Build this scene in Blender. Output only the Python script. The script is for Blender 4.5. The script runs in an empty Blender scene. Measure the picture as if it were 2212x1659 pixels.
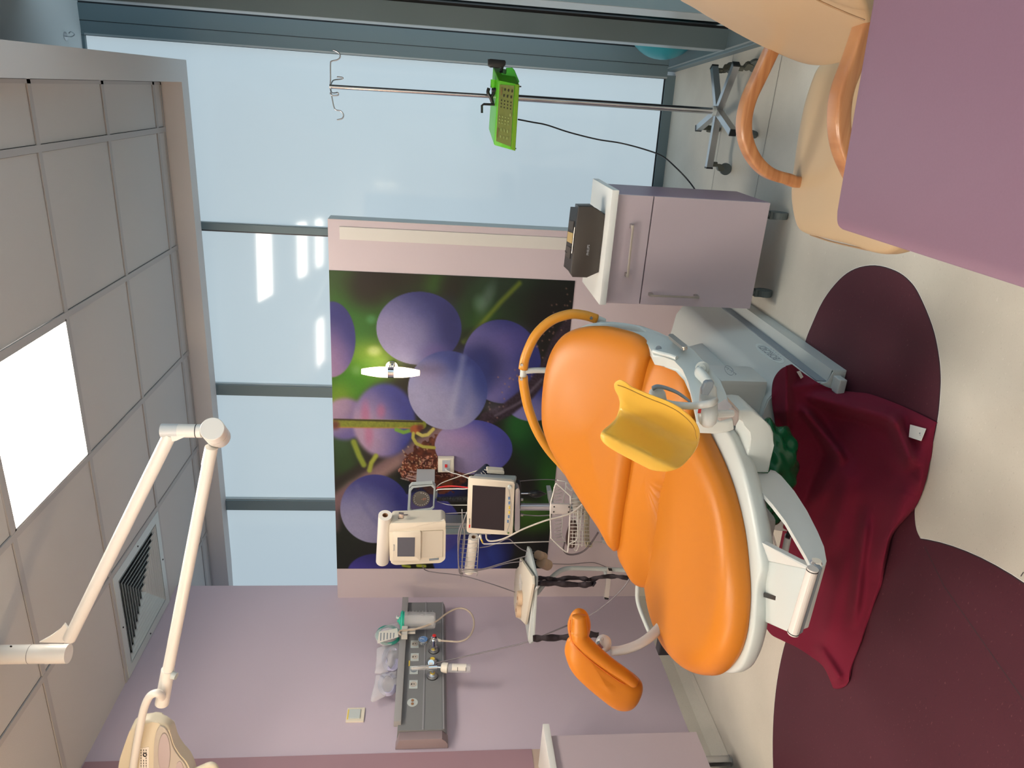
import bpy, bmesh, math, random
import numpy as np
from mathutils import Vector, Matrix
random.seed(7)
PI = math.pi
# ---------------------------------------------------------------- camera (photo was taken upright and is stored turned on its side)
F, YAW, PIT, ROL = 1575.06, -.3812, -.1113, .0271
EYE = Vector((0, 0, 1.329))
_cy, _sy, _cp, _sp, _cr, _sr = math.cos(YAW), math.sin(YAW), math.cos(PIT), math.sin(PIT), math.cos(ROL), math.sin(ROL)
FWD = Vector((_sy*_cp, _cy*_cp, _sp)); _r = Vector((_cy, -_sy, 0)); _u = _r.cross(FWD)
RGT = _r*_cr + _u*_sr; UPV = -_r*_sr + _u*_cr
sc = bpy.context.scene
cam = bpy.data.cameras.new('camera'); co = bpy.data.objects.new('camera', cam); sc.collection.objects.link(co)
cam.sensor_fit = 'HORIZONTAL'; cam.sensor_width = 36; cam.lens = F/2212*36; cam.clip_start = .02
_x, _y, _z = -UPV, RGT, -FWD
co.matrix_world = Matrix(((_x[0], _y[0], _z[0], EYE[0]), (_x[1], _y[1], _z[1], EYE[1]), (_x[2], _y[2], _z[2], EYE[2]), (0, 0, 0, 1)))
sc.camera = co
sc.view_settings.view_transform = 'Standard'; sc.view_settings.look = 'None'
sc.view_settings.exposure = 0.0; sc.view_settings.gamma = 1; sc.view_settings.use_curve_mapping = False
GLASS_E = 0.47          # daylight coming through the frosted glazing
LED_E = 27.0            # ceiling panels
w = bpy.data.worlds.new('sky'); sc.world = w; w.use_nodes = True
w.node_tree.nodes['Background'].inputs[0].default_value = (.55, .72, .9, 1); w.node_tree.nodes['Background'].inputs[1].default_value = .6

# ---------------------------------------------------------------- measuring helpers: where the sight line through a photo point meets a plane of the room
def ray(x, y): return RGT*((1659-y-829.5)/F) + UPV*((1106-x)/F) + FWD
def AZ(x, y, z): d = ray(x, y); return EYE + d*((z-EYE.z)/d.z)
def AY(x, y, Y): d = ray(x, y); return EYE + d*(Y/d.y)
def AX(x, y, X): d = ray(x, y); return EYE + d*(X/d.x)
def AP(x, y, P, N): d = ray(x, y); N = Vector(N); return EYE + d*((Vector(P)-EYE).dot(N)/d.dot(N))
def PX(p):
    q = Vector(p)-EYE; z = q.dot(FWD); return (1106-F*q.dot(UPV)/z, 1659-(829.5+F*q.dot(RGT)/z))

# ---------------------------------------------------------------- materials
def lin(c):
    return tuple(((v/255)/12.92 if v/255 <= .04045 else ((v/255+.055)/1.055)**2.4) for v in c)+(1,)
MATS = {}
def mat(name, rgb, rough=.5, metal=0, spec=.5, coat=0, noise=0, nscale=40, emit=None, es=0, trans=0, bump=0, bscale=200, alpha=1, sheen=0, ior=1.45):
    if name in MATS: return MATS[name]
    m = bpy.data.materials.new(name); m.use_nodes = True; nt = m.node_tree; b = nt.nodes['Principled BSDF']
    col = rgb if len(rgb) == 4 else tuple(rgb)+(1,)
    b.inputs['Base Color'].default_value = col; b.inputs['Roughness'].default_value = rough; b.inputs['Metallic'].default_value = metal
    b.inputs['Specular IOR Level'].default_value = spec; b.inputs['Coat Weight'].default_value = coat; b.inputs['Coat Roughness'].default_value = .05
    b.inputs['Transmission Weight'].default_value = trans; b.inputs['Alpha'].default_value = alpha; b.inputs['Sheen Weight'].default_value = sheen; b.inputs['IOR'].default_value = ior
    if emit: b.inputs['Emission Color'].default_value = tuple(emit)+(1,); b.inputs['Emission Strength'].default_value = es
    tc = nt.nodes.new('ShaderNodeTexCoord')
    if noise:
        n = nt.nodes.new('ShaderNodeTexNoise'); n.inputs['Scale'].default_value = nscale; n.inputs['Detail'].default_value = 4
        r = nt.nodes.new('ShaderNodeMixRGB'); r.blend_type = 'MULTIPLY'; r.inputs[0].default_value = 1
        mr = nt.nodes.new('ShaderNodeMapRange'); mr.inputs[1].default_value = .3; mr.inputs[2].default_value = .7; mr.inputs[3].default_value = 1-noise; mr.inputs[4].default_value = 1+noise*.4
        nt.links.new(tc.outputs['Object'], n.inputs[0]); nt.links.new(n.outputs[0], mr.inputs[0])
        r.inputs[1].default_value = col; nt.links.new(mr.outputs[0], r.inputs[2]); nt.links.new(r.outputs[0], b.inputs['Base Color'])
    if bump:
        n2 = nt.nodes.new('ShaderNodeTexNoise'); n2.inputs['Scale'].default_value = bscale; n2.inputs['Detail'].default_value = 3
        bp = nt.nodes.new('ShaderNodeBump'); bp.inputs['Strength'].default_value = bump; bp.inputs['Distance'].default_value = .002
        nt.links.new(tc.outputs['Object'], n2.inputs[0]); nt.links.new(n2.outputs[0], bp.inputs['Height']); nt.links.new(bp.outputs[0], b.inputs['Normal'])
    MATS[name] = m; return m
def lino(name, rgb, dark, light, amt):
    m = mat(name, rgb, .45, spec=.35, noise=.12, nscale=3); nt = m.node_tree; b = nt.nodes['Principled BSDF']
    src = b.inputs['Base Color'].links[0].from_socket
    tc = [n for n in nt.nodes if n.type == 'TEX_COORD'][0]
    mp = nt.nodes.new('ShaderNodeMapping'); mp.inputs['Scale'].default_value = (1, 2.2, 1); mp.inputs['Rotation'].default_value = (0, 0, .5); nt.links.new(tc.outputs['Object'], mp.inputs[0])
    for sc_, colr, th in ((85, dark, .70), (70, light, .705), (220, dark, .66)):
        n = nt.nodes.new('ShaderNodeTexNoise'); n.inputs['Scale'].default_value = sc_; n.inputs['Detail'].default_value = 2
        nt.links.new(mp.outputs[0], n.inputs[0])
        mr = nt.nodes.new('ShaderNodeMapRange'); mr.inputs[1].default_value = th-.03; mr.inputs[2].default_value = th+.03; mr.inputs[3].default_value = 0; mr.inputs[4].default_value = amt
        nt.links.new(n.outputs[0], mr.inputs[0])
        x = nt.nodes.new('ShaderNodeMixRGB'); nt.links.new(mr.outputs[0], x.inputs[0]); nt.links.new(src, x.inputs[1]); x.inputs[2].default_value = tuple(colr)+(1,); src = x.outputs[0]
    nt.links.new(src, b.inputs['Base Color']); return m
def wood(name):
    m = mat(name, (.52, .24, .085), .33, coat=.35); nt = m.node_tree; b = nt.nodes['Principled BSDF']
    tc = [n for n in nt.nodes if n.type == 'TEX_COORD'][0]
    mp = nt.nodes.new('ShaderNodeMapping'); mp.inputs['Scale'].default_value = (2.5, 2.5, 60); nt.links.new(tc.outputs['Object'], mp.inputs[0])
    n = nt.nodes.new('ShaderNodeTexNoise'); n.inputs['Scale'].default_value = 1.6; n.inputs['Detail'].default_value = 5; nt.links.new(mp.outputs[0], n.inputs[0])
    r = nt.nodes.new('ShaderNodeValToRGB'); r.color_ramp.elements[0].position = .35; r.color_ramp.elements[0].color = (.36, .15, .06, 1); r.color_ramp.elements[1].position = .68; r.color_ramp.elements[1].color = (.50, .25, .11, 1)
    nt.links.new(n.outputs[0], r.inputs[0]); nt.links.new(r.outputs[0], b.inputs['Base Color']); return m
def glow(name, rgb, s):
    m = bpy.data.materials.new(name); m.use_nodes = True; nt = m.node_tree; nt.nodes.clear()
    e = nt.nodes.new('ShaderNodeEmission'); e.inputs[0].default_value = tuple(rgb)+(1,); e.inputs[1].default_value = s
    o = nt.nodes.new('ShaderNodeOutputMaterial'); nt.links.new(e.outputs[0], o.inputs[0]); return m

WALL = mat('lilac_paint', (.54, .455, .535), .6, bump=.15, bscale=350)
PART = mat('rose_laminate', (.54, .465, .495), .45, bump=.1, bscale=300)
MAUVE = mat('mauve_laminate', (.52, .43, .47), .38)
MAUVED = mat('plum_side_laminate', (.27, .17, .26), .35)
CEIL = mat('ceiling_tile', (.54, .525, .51), .9, bump=.25, bscale=400)
CGRID = mat('ceiling_grid', (.43, .415, .41), .6)
CTRIM = mat('ceiling_fascia', (.64, .615, .60), .6)
SLAB = mat('white_plaster', (.70, .72, .72), .8)
DARK = mat('dark_void', (.01, .01, .012), .8)
ALU = mat('grey_aluminium', (.16, .22, .245), .42, metal=.15, spec=.5)
ALUD = mat('dark_gasket', (.012, .014, .018), .5)
ALUL = mat('pale_aluminium', (.42, .47, .49), .35, metal=.3)
GLASS = mat('frosted_glass', (.20, .26, .30), .06, spec=.6, emit=(.82, 1.0, 1.10), es=GLASS_E)
LED = glow('led_panel', (1.0, .90, .77), LED_E)
SCON = glow('lamp_glass', (1.0, .84, .56), 5.0)
BEIGE = lino('beige_linoleum', (.60, .57, .50), (.35, .32, .28), (.8, .76, .7), .30)
PLUM = lino('plum_linoleum', (.080, .021, .033), (.03, .015, .03), (.26, .11, .11), .4)
SEAM = mat('floor_seam', (.035, .03, .035), .6)
WHITEL = mat('white_edge_line', (.8, .8, .78), .5)
ORANGE = mat('orange_vinyl', (.53, .175, .012), .40, spec=.45, bump=.06, bscale=500)
YELLOW = mat('yellow_vinyl', (.74, .45, .07), .25, spec=.5)
HOOPC = mat('amber_grip', (.60, .26, .025), .35)
WHITE = mat('white_plastic', (.52, .57, .565), .32, spec=.5)
WHITEB = mat('white_painted_steel', (.56, .585, .58), .28)
CREAM = mat('cream_plastic', (.72, .66, .55), .4)
PLATE = mat('greige_panel', (.52, .48, .46), .4)
GREYP = mat('grey_plastic', (.22, .26, .30), .4)
LGREY = mat('light_grey_plastic', (.45, .47, .50), .4)
BLACK = mat('black_plastic', (.018, .018, .02), .3)
BLACKF = mat('black_fabric', (.03, .022, .028), .85)
BRONZE = mat('dark_bronze_plastic', (.055, .046, .040), .38)
CHROME = mat('chrome', (.72, .74, .76), .12, metal=1)
STEEL = mat('brushed_steel', (.55, .56, .58), .3, metal=1)
NICKEL = mat('satin_nickel', (.48, .45, .42), .35, metal=.9)
SCREEN = mat('monitor_screen', (.035, .028, .032), .25, spec=.35)
SCREEN2 = mat('grey_lcd', (.11, .115, .14), .3)
TOWEL = mat('burgundy_terry', (.17, .006, .028), .95, sheen=.0, bump=.5, bscale=900)
TABLE = mat('purple_table_top', (.225, .125, .18), .42, noise=.03, nscale=300)
LEATH = mat('beige_leather', (.46, .34, .21), .42, bump=.08, bscale=500)
WOOD = wood('bent_beech')
COUNT = mat('white_worktop', (.80, .80, .77), .3)
LIME = mat('lime_plastic', (.13, .58, .03), .3, spec=.5)
LIMED = mat('olive_panel', (.20, .24, .06), .28)
TEAL = mat('teal_rubber', (.02, .26, .32), .4)
GREENB = mat('green_plastic_bag', (.004, .085, .032), .2, bump=.4, bscale=18)
RUBBER = mat('grey_rubber', (.10, .12, .12), .5)
RED = mat('red_tube', (.60, .03, .03), .4)
PALEC = mat('pale_cable', (.52, .47, .42), .5)
WCAB = mat('white_cable', (.75, .73, .70), .5)
GCAB = mat('grey_cable', (.20, .18, .20), .5)
PAPER = mat('white_paper', (.78, .74, .68), .7)
CARD = mat('cardboard', (.32, .17, .09), .8)
GASP = mat('grey_gas_panel', (.21, .215, .225), .45)
GASE = mat('taupe_end_cap', (.26, .20, .215), .5)
TEALP = mat('green_lid', (.02, .42, .30), .4)
CLEAR = mat('clear_plastic', (.80, .82, .84), .12, alpha=.30)
BAGM = mat('crinkled_film', (.80, .80, .84), .18, alpha=.30, bump=1.0, bscale=60)
TUBEC = mat('clear_tubing', (.62, .52, .42), .25, alpha=.75)
BROWNB = mat('brown_bag', (.08, .045, .04), .5)
TANP = mat('tan_transducer', (.50, .36, .25), .5)
LTYEL = mat('yellow_mark', (.75, .55, .08), .5)
BLUEG = mat('blue_dial', (.10, .22, .45), .3)
SMOKE = mat('smoked_face', (.05, .045, .05), .1, alpha=.25)
DUALG = mat('dial_grey', (.17, .15, .125), .4)

# ---------------------------------------------------------------- building helpers
COL = sc.collection
def tag(o, label=None, cat=None, group=None, kind=None):
    if label: o['label'] = label
    if cat: o['category'] = cat
    if group: o['group'] = group
    if kind: o['kind'] = kind
    return o
def thing(name, label, cat, loc=(0, 0, 0), group=None):
    o = bpy.data.objects.new(name, None); COL.objects.link(o); o.location = loc; o.empty_display_size = .05
    return tag(o, label, cat, group)
def obj(name, bm, m, parent=None, smooth=False, auto=None):
    bmesh.ops.recalc_face_normals(bm, faces=bm.faces)
    me = bpy.data.meshes.new(name); bm.to_mesh(me); bm.free()
    for mm in (m if isinstance(m, (list, tuple)) else [m]): me.materials.append(mm)
    for p in me.polygons: p.use_smooth = bool(smooth or auto)
    if auto: me.set_sharp_from_angle(angle=math.radians(auto))
    o = bpy.data.objects.new(name, me); COL.objects.link(o)
    if parent:
        o.parent = parent
        if parent.type == 'EMPTY': o.matrix_parent_inverse = Matrix.Translation(-parent.location)
    return o
def struct(name, bm, m, parent=None, **k):
    o = obj(name, bm, m, parent, **k); o['kind'] = 'structure'; return o
def B(): return bmesh.new()
def box(bm, a, b, mi=0, bev=0):
    a, b = Vector(a), Vector(b); lo = Vector(map(min, a, b)); hi = Vector(map(max, a, b))
    vs = [bm.verts.new((x, y, z)) for x in (lo.x, hi.x) for y in (lo.y, hi.y) for z in (lo.z, hi.z)]
    fs = [bm.faces.new([vs[i] for i in f]) for f in ((0, 1, 3, 2), (4, 6, 7, 5), (0, 4, 5, 1), (2, 3, 7, 6), (0, 2, 6, 4), (1, 5, 7, 3))]
    for f in fs: f.material_index = mi
    if bev:
        es = list({e for f in fs for e in f.edges}); r = bmesh.ops.bevel(bm, geom=es, offset=bev, segments=2, affect='EDGES', profile=.6)
        for f in r['faces']: f.material_index = mi
    return bm
def frame_of(d):
    d = Vector(d).normalized(); a = Vector((0, 0, 1)) if abs(d.z) < .9 else Vector((1, 0, 0)); u = d.cross(a).normalized(); return u, d.cross(u).normalized()
def cyl(bm, p, q, r, r2=None, n=20, mi=0, caps=True):
    p, q = Vector(p), Vector(q); r2 = r if r2 is None else r2; u, v = frame_of(q-p); ra, rb = [], []
    for i in range(n):
        c, s = math.cos(2*PI*i/n), math.sin(2*PI*i/n)
        ra.append(bm.verts.new(p+(u*c+v*s)*r)); rb.append(bm.verts.new(q+(u*c+v*s)*r2))
    for i in range(n): f = bm.faces.new((ra[i], ra[(i+1) % n], rb[(i+1) % n], rb[i])); f.material_index = mi; f.smooth = True
    if caps:
        f = bm.faces.new(ra); f.material_index = mi; f = bm.faces.new(rb); f.material_index = mi
    return bm
def lathe(bm, p, q, prof, n=24, mi=0):
    """prof: (t along p->q in metres, radius)"""
    p, q = Vector(p), Vector(q); d = (q-p).normalized(); u, v = frame_of(d); rings = []
    for t, r in prof:
        rings.append([bm.verts.new(p+d*t+(u*math.cos(2*PI*i/n)+v*math.sin(2*PI*i/n))*max(r, 1e-4)) for i in range(n)])
    for a, b in zip(rings, rings[1:]):
        for i in range(n): f = bm.faces.new((a[i], a[(i+1) % n], b[(i+1) % n], b[i])); f.material_index = mi
    for rg in (rings[0], rings[-1]): f = bm.faces.new(rg); f.material_index = mi
    return bm
def spline(pts, k=6, closed=False):
    P = [Vector(p) for p in pts]; n = len(P); out = []
    for i in range(n if closed else n-1):
        a, b, c, d = (P[(i-1) % n] if closed or i else P[0]*2-P[1]), P[i], P[(i+1) % n], (P[(i+2) % n] if closed or i+2 < n else P[-1]*2-P[-2])
        for j in range(k):
            t = j/k; out.append(.5*((2*b)+(c-a)*t+(2*a-5*b+4*c-d)*t*t+(3*b-a-3*c+d)*t**3))
    if not closed: out.append(P[-1])
    return out
def tube(bm, pts, r, n=10, smooth=6, closed=False, mi=0, flat=None):
    P = spline(pts, smooth, closed) if smooth else [Vector(p) for p in pts]
    m = len(P); rings = []; u = None
    for i in range(m):
        d = (P[(i+1) % m]-P[i-1]) if closed else (P[min(i+1, m-1)]-P[max(i-1, 0)])
        if d.length < 1e-9: d = Vector((0, 0, 1))
        d.normalize()
        if u is None: u = frame_of(d)[0]
        u = (u-d*u.dot(d)); u = u.normalized() if u.length > 1e-6 else frame_of(d)[0]
        v = d.cross(u); rr = r(i/(m-1)) if callable(r) else r
        f = flat or (1, 1)
        rings.append([bm.verts.new(P[i]+(u*math.cos(2*PI*j/n)*f[0]+v*math.sin(2*PI*j/n)*f[1])*rr) for j in range(n)])
    pr = list(zip(rings, rings[1:]))+([(rings[-1], rings[0])] if closed else [])
    for a, b in pr:
        for j in range(n): f = bm.faces.new((a[j], a[(j+1) % n], b[(j+1) % n], b[j])); f.material_index = mi; f.smooth = True
    if not closed:
        for rg in (rings[0], rings[-1]): bm.faces.new(rg).material_index = mi
    return bm
def prism(bm, pts, ext, mi=0, bev=0, seg=2):
    P = [Vector(p) for p in pts]; e = Vector(ext)
    a = [bm.verts.new(p) for p in P]; b = [bm.verts.new(p+e) for p in P]; n = len(P); fs = [bm.faces.new(a), bm.faces.new(b)]
    rim = list(fs[0].edges)+list(fs[1].edges)
    for i in range(n): fs.append(bm.faces.new((a[i], a[(i+1) % n], b[(i+1) % n], b[i])))
    for f in fs: f.material_index = mi
    if bev:
        r = bmesh.ops.bevel(bm, geom=rim, offset=bev, segments=seg, affect='EDGES', profile=.5)
        for f in r['faces']: f.material_index = mi
    return bm
def rounded(pts, r, k=5):
    """round the corners of a closed polygon (3D, planar)"""
    P = [Vector(p) for p in pts]; out = []; n = len(P)
    for i in range(n):
        a, b, c = P[i-1], P[i], P[(i+1) % n]; d1 = (a-b); d2 = (c-b); q = min(r, d1.length*.45, d2.length*.45); s = b+d1.normalized()*q; t = b+d2.normalized()*q
        for j in range(k+1): x = j/k; out.append(s*(1-x)**2+b*2*x*(1-x)+t*x*x)
    return out
def px_y(pts, Y): return [AY(x, y, Y) for x, y in pts]
def px_z(pts, z): return [AZ(x, y, z) for x, y in pts]
def px_x(pts, X): return [AX(x, y, X) for x, y in pts]
def px_p(pts, P, N): return [AP(x, y, P, N) for x, y in pts]
def resample(P, n):
    P = [Vector(p) for p in P]; L = [0]
    for i in range(len(P)): L.append(L[-1]+(P[(i+1) % len(P)]-P[i]).length)
    out = []; j = 0
    for k in range(n):
        s = L[-1]*k/n
        while L[j+1] < s: j += 1
        out.append(P[j].lerp(P[(j+1) % len(P)], (s-L[j])/(L[j+1]-L[j]+1e-12)))
    return out
def pillow(bm, outline, N, top, bot, n=72, rings=9, power=2.6, dome=.0, mi=0):
    """cushion: outline in a plane, N = its normal towards the sitter, rounded rim of height top above the outline plane and bot below"""
    N = Vector(N).normalized(); P = resample(spline(outline, 5, True), n); c = sum(P, Vector())/n; R = []
    prof = []
    for k in range(rings+1):
        a = PI/2*k/rings; prof.append((math.cos(a)**(2/power), math.sin(a)**(2/power)))
    w = min((p-c).length for p in P); e = min(.72, max(top, bot)*1.3/w)
    def ring(inset, h): return [bm.verts.new(c+(p-c)*inset+N*h) for p in P]
    seq = [(1-e*(1-s), -bot*h) for s, h in reversed(prof)][:-1] + [(1-e*(1-s), top*h) for s, h in prof]
    R = [ring(i, h) for i, h in seq]
    last = seq[-1][0]
    for f in (.8, .6, .4, .2): R.append(ring(last*f, top+dome*(1-f)))
    for a, b in zip(R, R[1:]):
        for j in range(n): bm.faces.new((a[j], a[(j+1) % n], b[(j+1) % n], b[j])).material_index = mi
    cv = bm.verts.new(c+N*(top+dome)); [bm.faces.new((R[-1][j], R[-1][(j+1) % n], cv)) for j in range(n)]
    cb = bm.verts.new(c-N*bot); [bm.faces.new((R[0][j], R[0][(j+1) % n], cb)) for j in range(n)]
    return bm
def grid(bm, fn, nu, nv, mi=0):
    V = [[bm.verts.new(fn(i/nu, j/nv)) for j in range(nv+1)] for i in range(nu+1)]
    for i in range(nu):
        for j in range(nv): bm.faces.new((V[i][j], V[i+1][j], V[i+1][j+1], V[i][j+1])).material_index = mi
    return V
def lettering(name, text, origin, xd, yd, size, m, parent, depth=.0006, align='CENTER'):
    cu = bpy.data.curves.new(name, 'FONT'); cu.body = text; cu.size = size; cu.extrude = depth/2; cu.align_x = align; cu.align_y = 'CENTER'; cu.resolution_u = 3
    t = bpy.data.objects.new(name, cu); COL.objects.link(t)
    bpy.context.view_layer.update(); dg = bpy.context.evaluated_depsgraph_get()
    me = bpy.data.meshes.new_from_object(t.evaluated_get(dg)); bpy.data.objects.remove(t); bpy.data.curves.remove(cu)
    xd, yd = Vector(xd).normalized(), Vector(yd).normalized(); zd = xd.cross(yd).normalized()
    M = Matrix(((xd[0], yd[0], zd[0], origin[0]), (xd[1], yd[1], zd[1], origin[1]), (xd[2], yd[2], zd[2], origin[2]), (0, 0, 0, 1))); me.transform(M)
    bm = B(); bm.from_mesh(me); bpy.data.meshes.remove(me); return obj(name, bm, m, parent)
def mod(o, kind, **k):
    md = o.modifiers.new(kind.lower(), kind)
    for a, b in k.items(): setattr(md, a, b)
    return o
X_, Y_, Z_ = Vector((1, 0, 0)), Vector((0, 1, 0)), Vector((0, 0, 1))
# ================================================================ THE ROOM
XL = -2.669; PY_ = 3.39; CZ = 2.70
def gY(X): return 4.368+.068*X                      # the glazed front stands slightly askew to the partition
def GP(x, y): return AP(x, y, (0, gY(0), 0), (-.068, 1, 0))
def wX(Y): return .171+(4.38-Y)*.0673               # line of the aluminium posts on the right

# floor with its inlaid shapes
oval_px = [(1735.5, 765.7), (1741, 737), (1752, 708), (1779, 650), (1813.6, 605.6), (1848, 582), (1891, 575), (1935, 587), (1965, 609), (1986, 640), (2013, 705), (2026, 762), (2031, 813.6), (2029, 860), (2024, 906), (2008, 985), (1985, 1060), (1976, 1096), (1980, 1144), (1998, 1178)]
op = spline([AZ(x, y, 0) for x, y in oval_px], 4)
inner = [AZ(2020, 1240, 0), AZ(1900, 1300, 0), Vector((-1.35, 1.75, 0)), Vector((-1.25, 2.1, 0)), Vector((-.95, 2.25, 0)), Vector((-.80, 2.25, 0))]
cp = [AZ(x, y, 0) for x, y in ((1998, 1179), (2130, 1211), (2212, 1252), (1690, 1400), (1672, 1600))]
A = np.array([[2*p.x, 2*p.y, 1] for p in cp]); bb = np.array([p.x**2+p.y**2 for p in cp]); sol = np.linalg.lstsq(A, bb, rcond=None)[0]
cc = Vector((sol[0], sol[1], 0)); cr = math.sqrt(sol[2]+sol[0]**2+sol[1]**2)
circ = [cc+Vector((math.cos(a)*cr, math.sin(a)*cr, 0)) for a in [2*PI*i/120 for i in range(120)]]
bm = B(); box(bm, (-4.6, -1.3, -.1), (1.2, 5.0, 0), 0)
def inlay(P, z, mi, grow=0):
    c = sum(P, Vector())/len(P); vs = [bm.verts.new(p+(p-c).normalized()*grow+Vector((0, 0, z))) for p in P]; f = bm.faces.new(vs); f.material_index = mi
    bmesh.ops.triangulate(bm, faces=[f])
ovl = op+inner
inlay(ovl, .0003, 3, .0045); inlay(circ, .0003, 3, .0045); inlay(ovl, .0005, 2, .0030); inlay(circ, .0005, 2, .0030); inlay(ovl, .0008, 1); inlay(circ, .0009, 1)
for a, b in (((1690, 119), (1630, 429)), ((1572, 198), (1537, 412)), ((2040, 1266), (2212, 1512)), ((1998, 1180), (2040, 1266)), ((2206, 1245), (2212, 1236))):
    p, q = AZ(*a, 0), AZ(*b, 0); d = (q-p).normalized(); e = Vector((-d.y, d.x, 0))*.0011
    if a[1] < 200: p, q = p-d*.9, q+d*1.2
    vs = [bm.verts.new(v+Vector((0, 0, .0013))) for v in (p+e, q+e, q-e, p-e)]; bm.faces.new(vs).material_index = 2
struct('floor', bm, [BEIGE, PLUM, SEAM, WHITEL])

# walls
struct('wall_left', box(B(), (XL-.12, -1.3, 0), (XL, 3.50, CZ+.05)), WALL)
bm = B(); box(bm, (XL, PY_, .0), (-.581, PY_+.10, 1.81), 0); box(bm, (-.5815, PY_+.001, .1), (-.580, PY_+.099, 1.8095), 1)
struct('wall_far', bm, [PART, WHITE])
t = AY(733, 476, PY_); q = AY(1230, 520, PY_)
struct('trim_1', box(B(), (-.615-.055, PY_-.004, .12), (-.612, PY_, t.z), 0, .001), mat('corner_strip', (.62, .60, .56), .4))
bm = B(); prof = [(0, .105), (.006, .105), (.012, .05), (.04, .012), (.07, .0015), (.0, .0015)]
def cove(P, along, out, mi=0): prism(bm, [P+out*a+Z_*b for a, b in prof], along)
cove(Vector((XL, -1.2, 0)), Y_*4.59, X_); struct('baseboard_left', bm, BEIGE, smooth=False)
bm = B(); cove(Vector((XL, PY_, 0)), X_*2.088, -Y_); struct('baseboard_far', bm, BEIGE)
struct('wall_back', box(B(), (-4.6, -1.3, 0), (1.2, -1.2, 3.3)), mat('cream_wall', (.74, .68, .58), .6))
bm = B(); box(bm, (-4.7, -1.3, 0), (-4.6, 5.0, 3.3)); struct('wall_corridor', bm, WALL)
bm = B(); box(bm, (-4.6, 3.38, 0), (XL-.12, 3.5, 2.7)); struct('wall_corridor_side', bm, WALL)

# suspended ceiling: fascia ring, exposed grid, tiles
gx, gy, sx, sy = -.2875, 3.955, .6, .5804
LEDc = [(-.8875, 2.214), (-.8875, 2.214-3*sy), (-.8875, 2.214-5*sy), (-2.0875, 2.214-5*sy)]           # right/front corners of luminous cells; last two are unseen, added for front fill
VENT = (-2.0875, 2.794)
XR_, YF_ = -.058, 4.066
bm = B()
xs = [XR_]+[gx-i*sx for i in range(0, 8)]+[-4.6]; ys = [YF_]+[gy-j*sy for j in range(0, 9)]+[-1.2]
h = .012
def holes(x1, y0):
    for lx, ly in LEDc+[VENT]:
        if abs(x1-lx) < .05 and abs(y0-ly) < .05: return True
for i in range(len(xs)-1):
    for j in range(len(ys)-1):
        x1, x0, y1, y0 = xs[i], xs[i+1], ys[j], ys[j+1]
        if holes(x1, y0): continue
        box(bm, (x0+h+.002, y0+h+.002, CZ+.004), (x1-h-.002, y1-h-.002, CZ+.02), 0)
for x in xs[1:-1]: box(bm, (x-h, -1.2, CZ-.002), (x+h, YF_, CZ+.004), 1)
for k, y in enumerate(ys[1:-1]):
    e = [-4.6]+sorted(xs[1:-1])+[XR_]
    for a, b in zip(e, e[1:]): box(bm, (a+h, y-h, CZ-.001), (b-h if b != XR_ else b, y+h, CZ+.004), 1)
box(bm, (XR_-.006, -1.2, CZ-.001), (XR_-.02, YF_, CZ+.004), 1); box(bm, (-4.6, YF_-.02, CZ-.001), (XR_, YF_-.006, CZ+.004), 1)
box(bm, (-4.6, -1.2, CZ+.05), (XR_, YF_, CZ+.06), 2)
struct('ceiling', bm, [CEIL, CGRID, DARK])
bm = B(); box(bm, (XR_, -1.2, 2.6), (.046, 4.167, 2.78)); box(bm, (-4.6, YF_, 2.6), (XR_, 4.167, 2.78)); struct('trim_2', bm, CTRIM)
bm = B(); box(bm, (-4.6, -1.3, 3.17), (.9, 5.0, 3.27)); struct('ceiling_slab', bm, SLAB)
bm = B(); p = AZ(141, 78, 3.17); tube(bm, [p+Vector((0, 0, 0)), p+Vector((0, 0, -.03)), p+Vector((.012, .0, -.045)), p+Vector((.022, 0, -.03)), p+Vector((.014, 0, -.018))], .0025)
cyl(bm, p, p-Z_*.003, .02); tag(obj('ceiling_hook', bm, STEEL), 'small metal hook screwed into the pale upper ceiling by the glazing', 'hook')

# luminous panels and the air diffuser
for k, (lx, ly) in enumerate(LEDc):
    lab = ['glowing square ceiling panel beside the lamp arm above the bed', 'glowing square ceiling panel closer to the viewer, outside the picture', 'glowing square ceiling panel added unseen by the back wall for fill light, on the window side', 'glowing square ceiling panel added unseen by the back wall for fill light, on the lilac wall side'][k]
    t = thing('ceiling_light', lab, 'ceiling light', (lx-.3, ly+.29, CZ), 'luminous panels in the tiled ceiling')
    bm = B(); x0, x1, y0, y1 = lx-sx+h, lx-h, ly+h, ly+sy-h
    for a, b in (((x0, y0), (x1, y0+.008)), ((x0, y1-.008), (x1, y1)), ((x0, y0), (x0+.008, y1)), ((x1-.008, y0), (x1, y1))): box(bm, (*a, CZ-.001), (*b, CZ+.02))
    obj('frame', bm, CGRID, t); obj('diffuser', box(B(), (x0+.008, y0+.008, CZ+.004), (x1-.008, y1-.008, CZ+.012)), LED, t)
t = thing('air_diffuser', 'square white air vent with nested slats in the tiled ceiling near the left wall', 'ceiling vent', (VENT[0]-.28, VENT[1]+.29, CZ))
vx0, vx1, vy0, vy1 = XL+.004, VENT[0]-h, VENT[1]+h, VENT[1]+sy-h
vcx, vcy = (vx0+vx1)/2, (vy0+vy1)/2; half = .235
bm = B(); o_ = [(vx0, vy0), (vx1, vy0), (vx1, vy1), (vx0, vy1)]; i_ = [(vcx-half, vcy-half), (vcx+half, vcy-half), (vcx+half, vcy+half), (vcx-half, vcy+half)]
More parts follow.
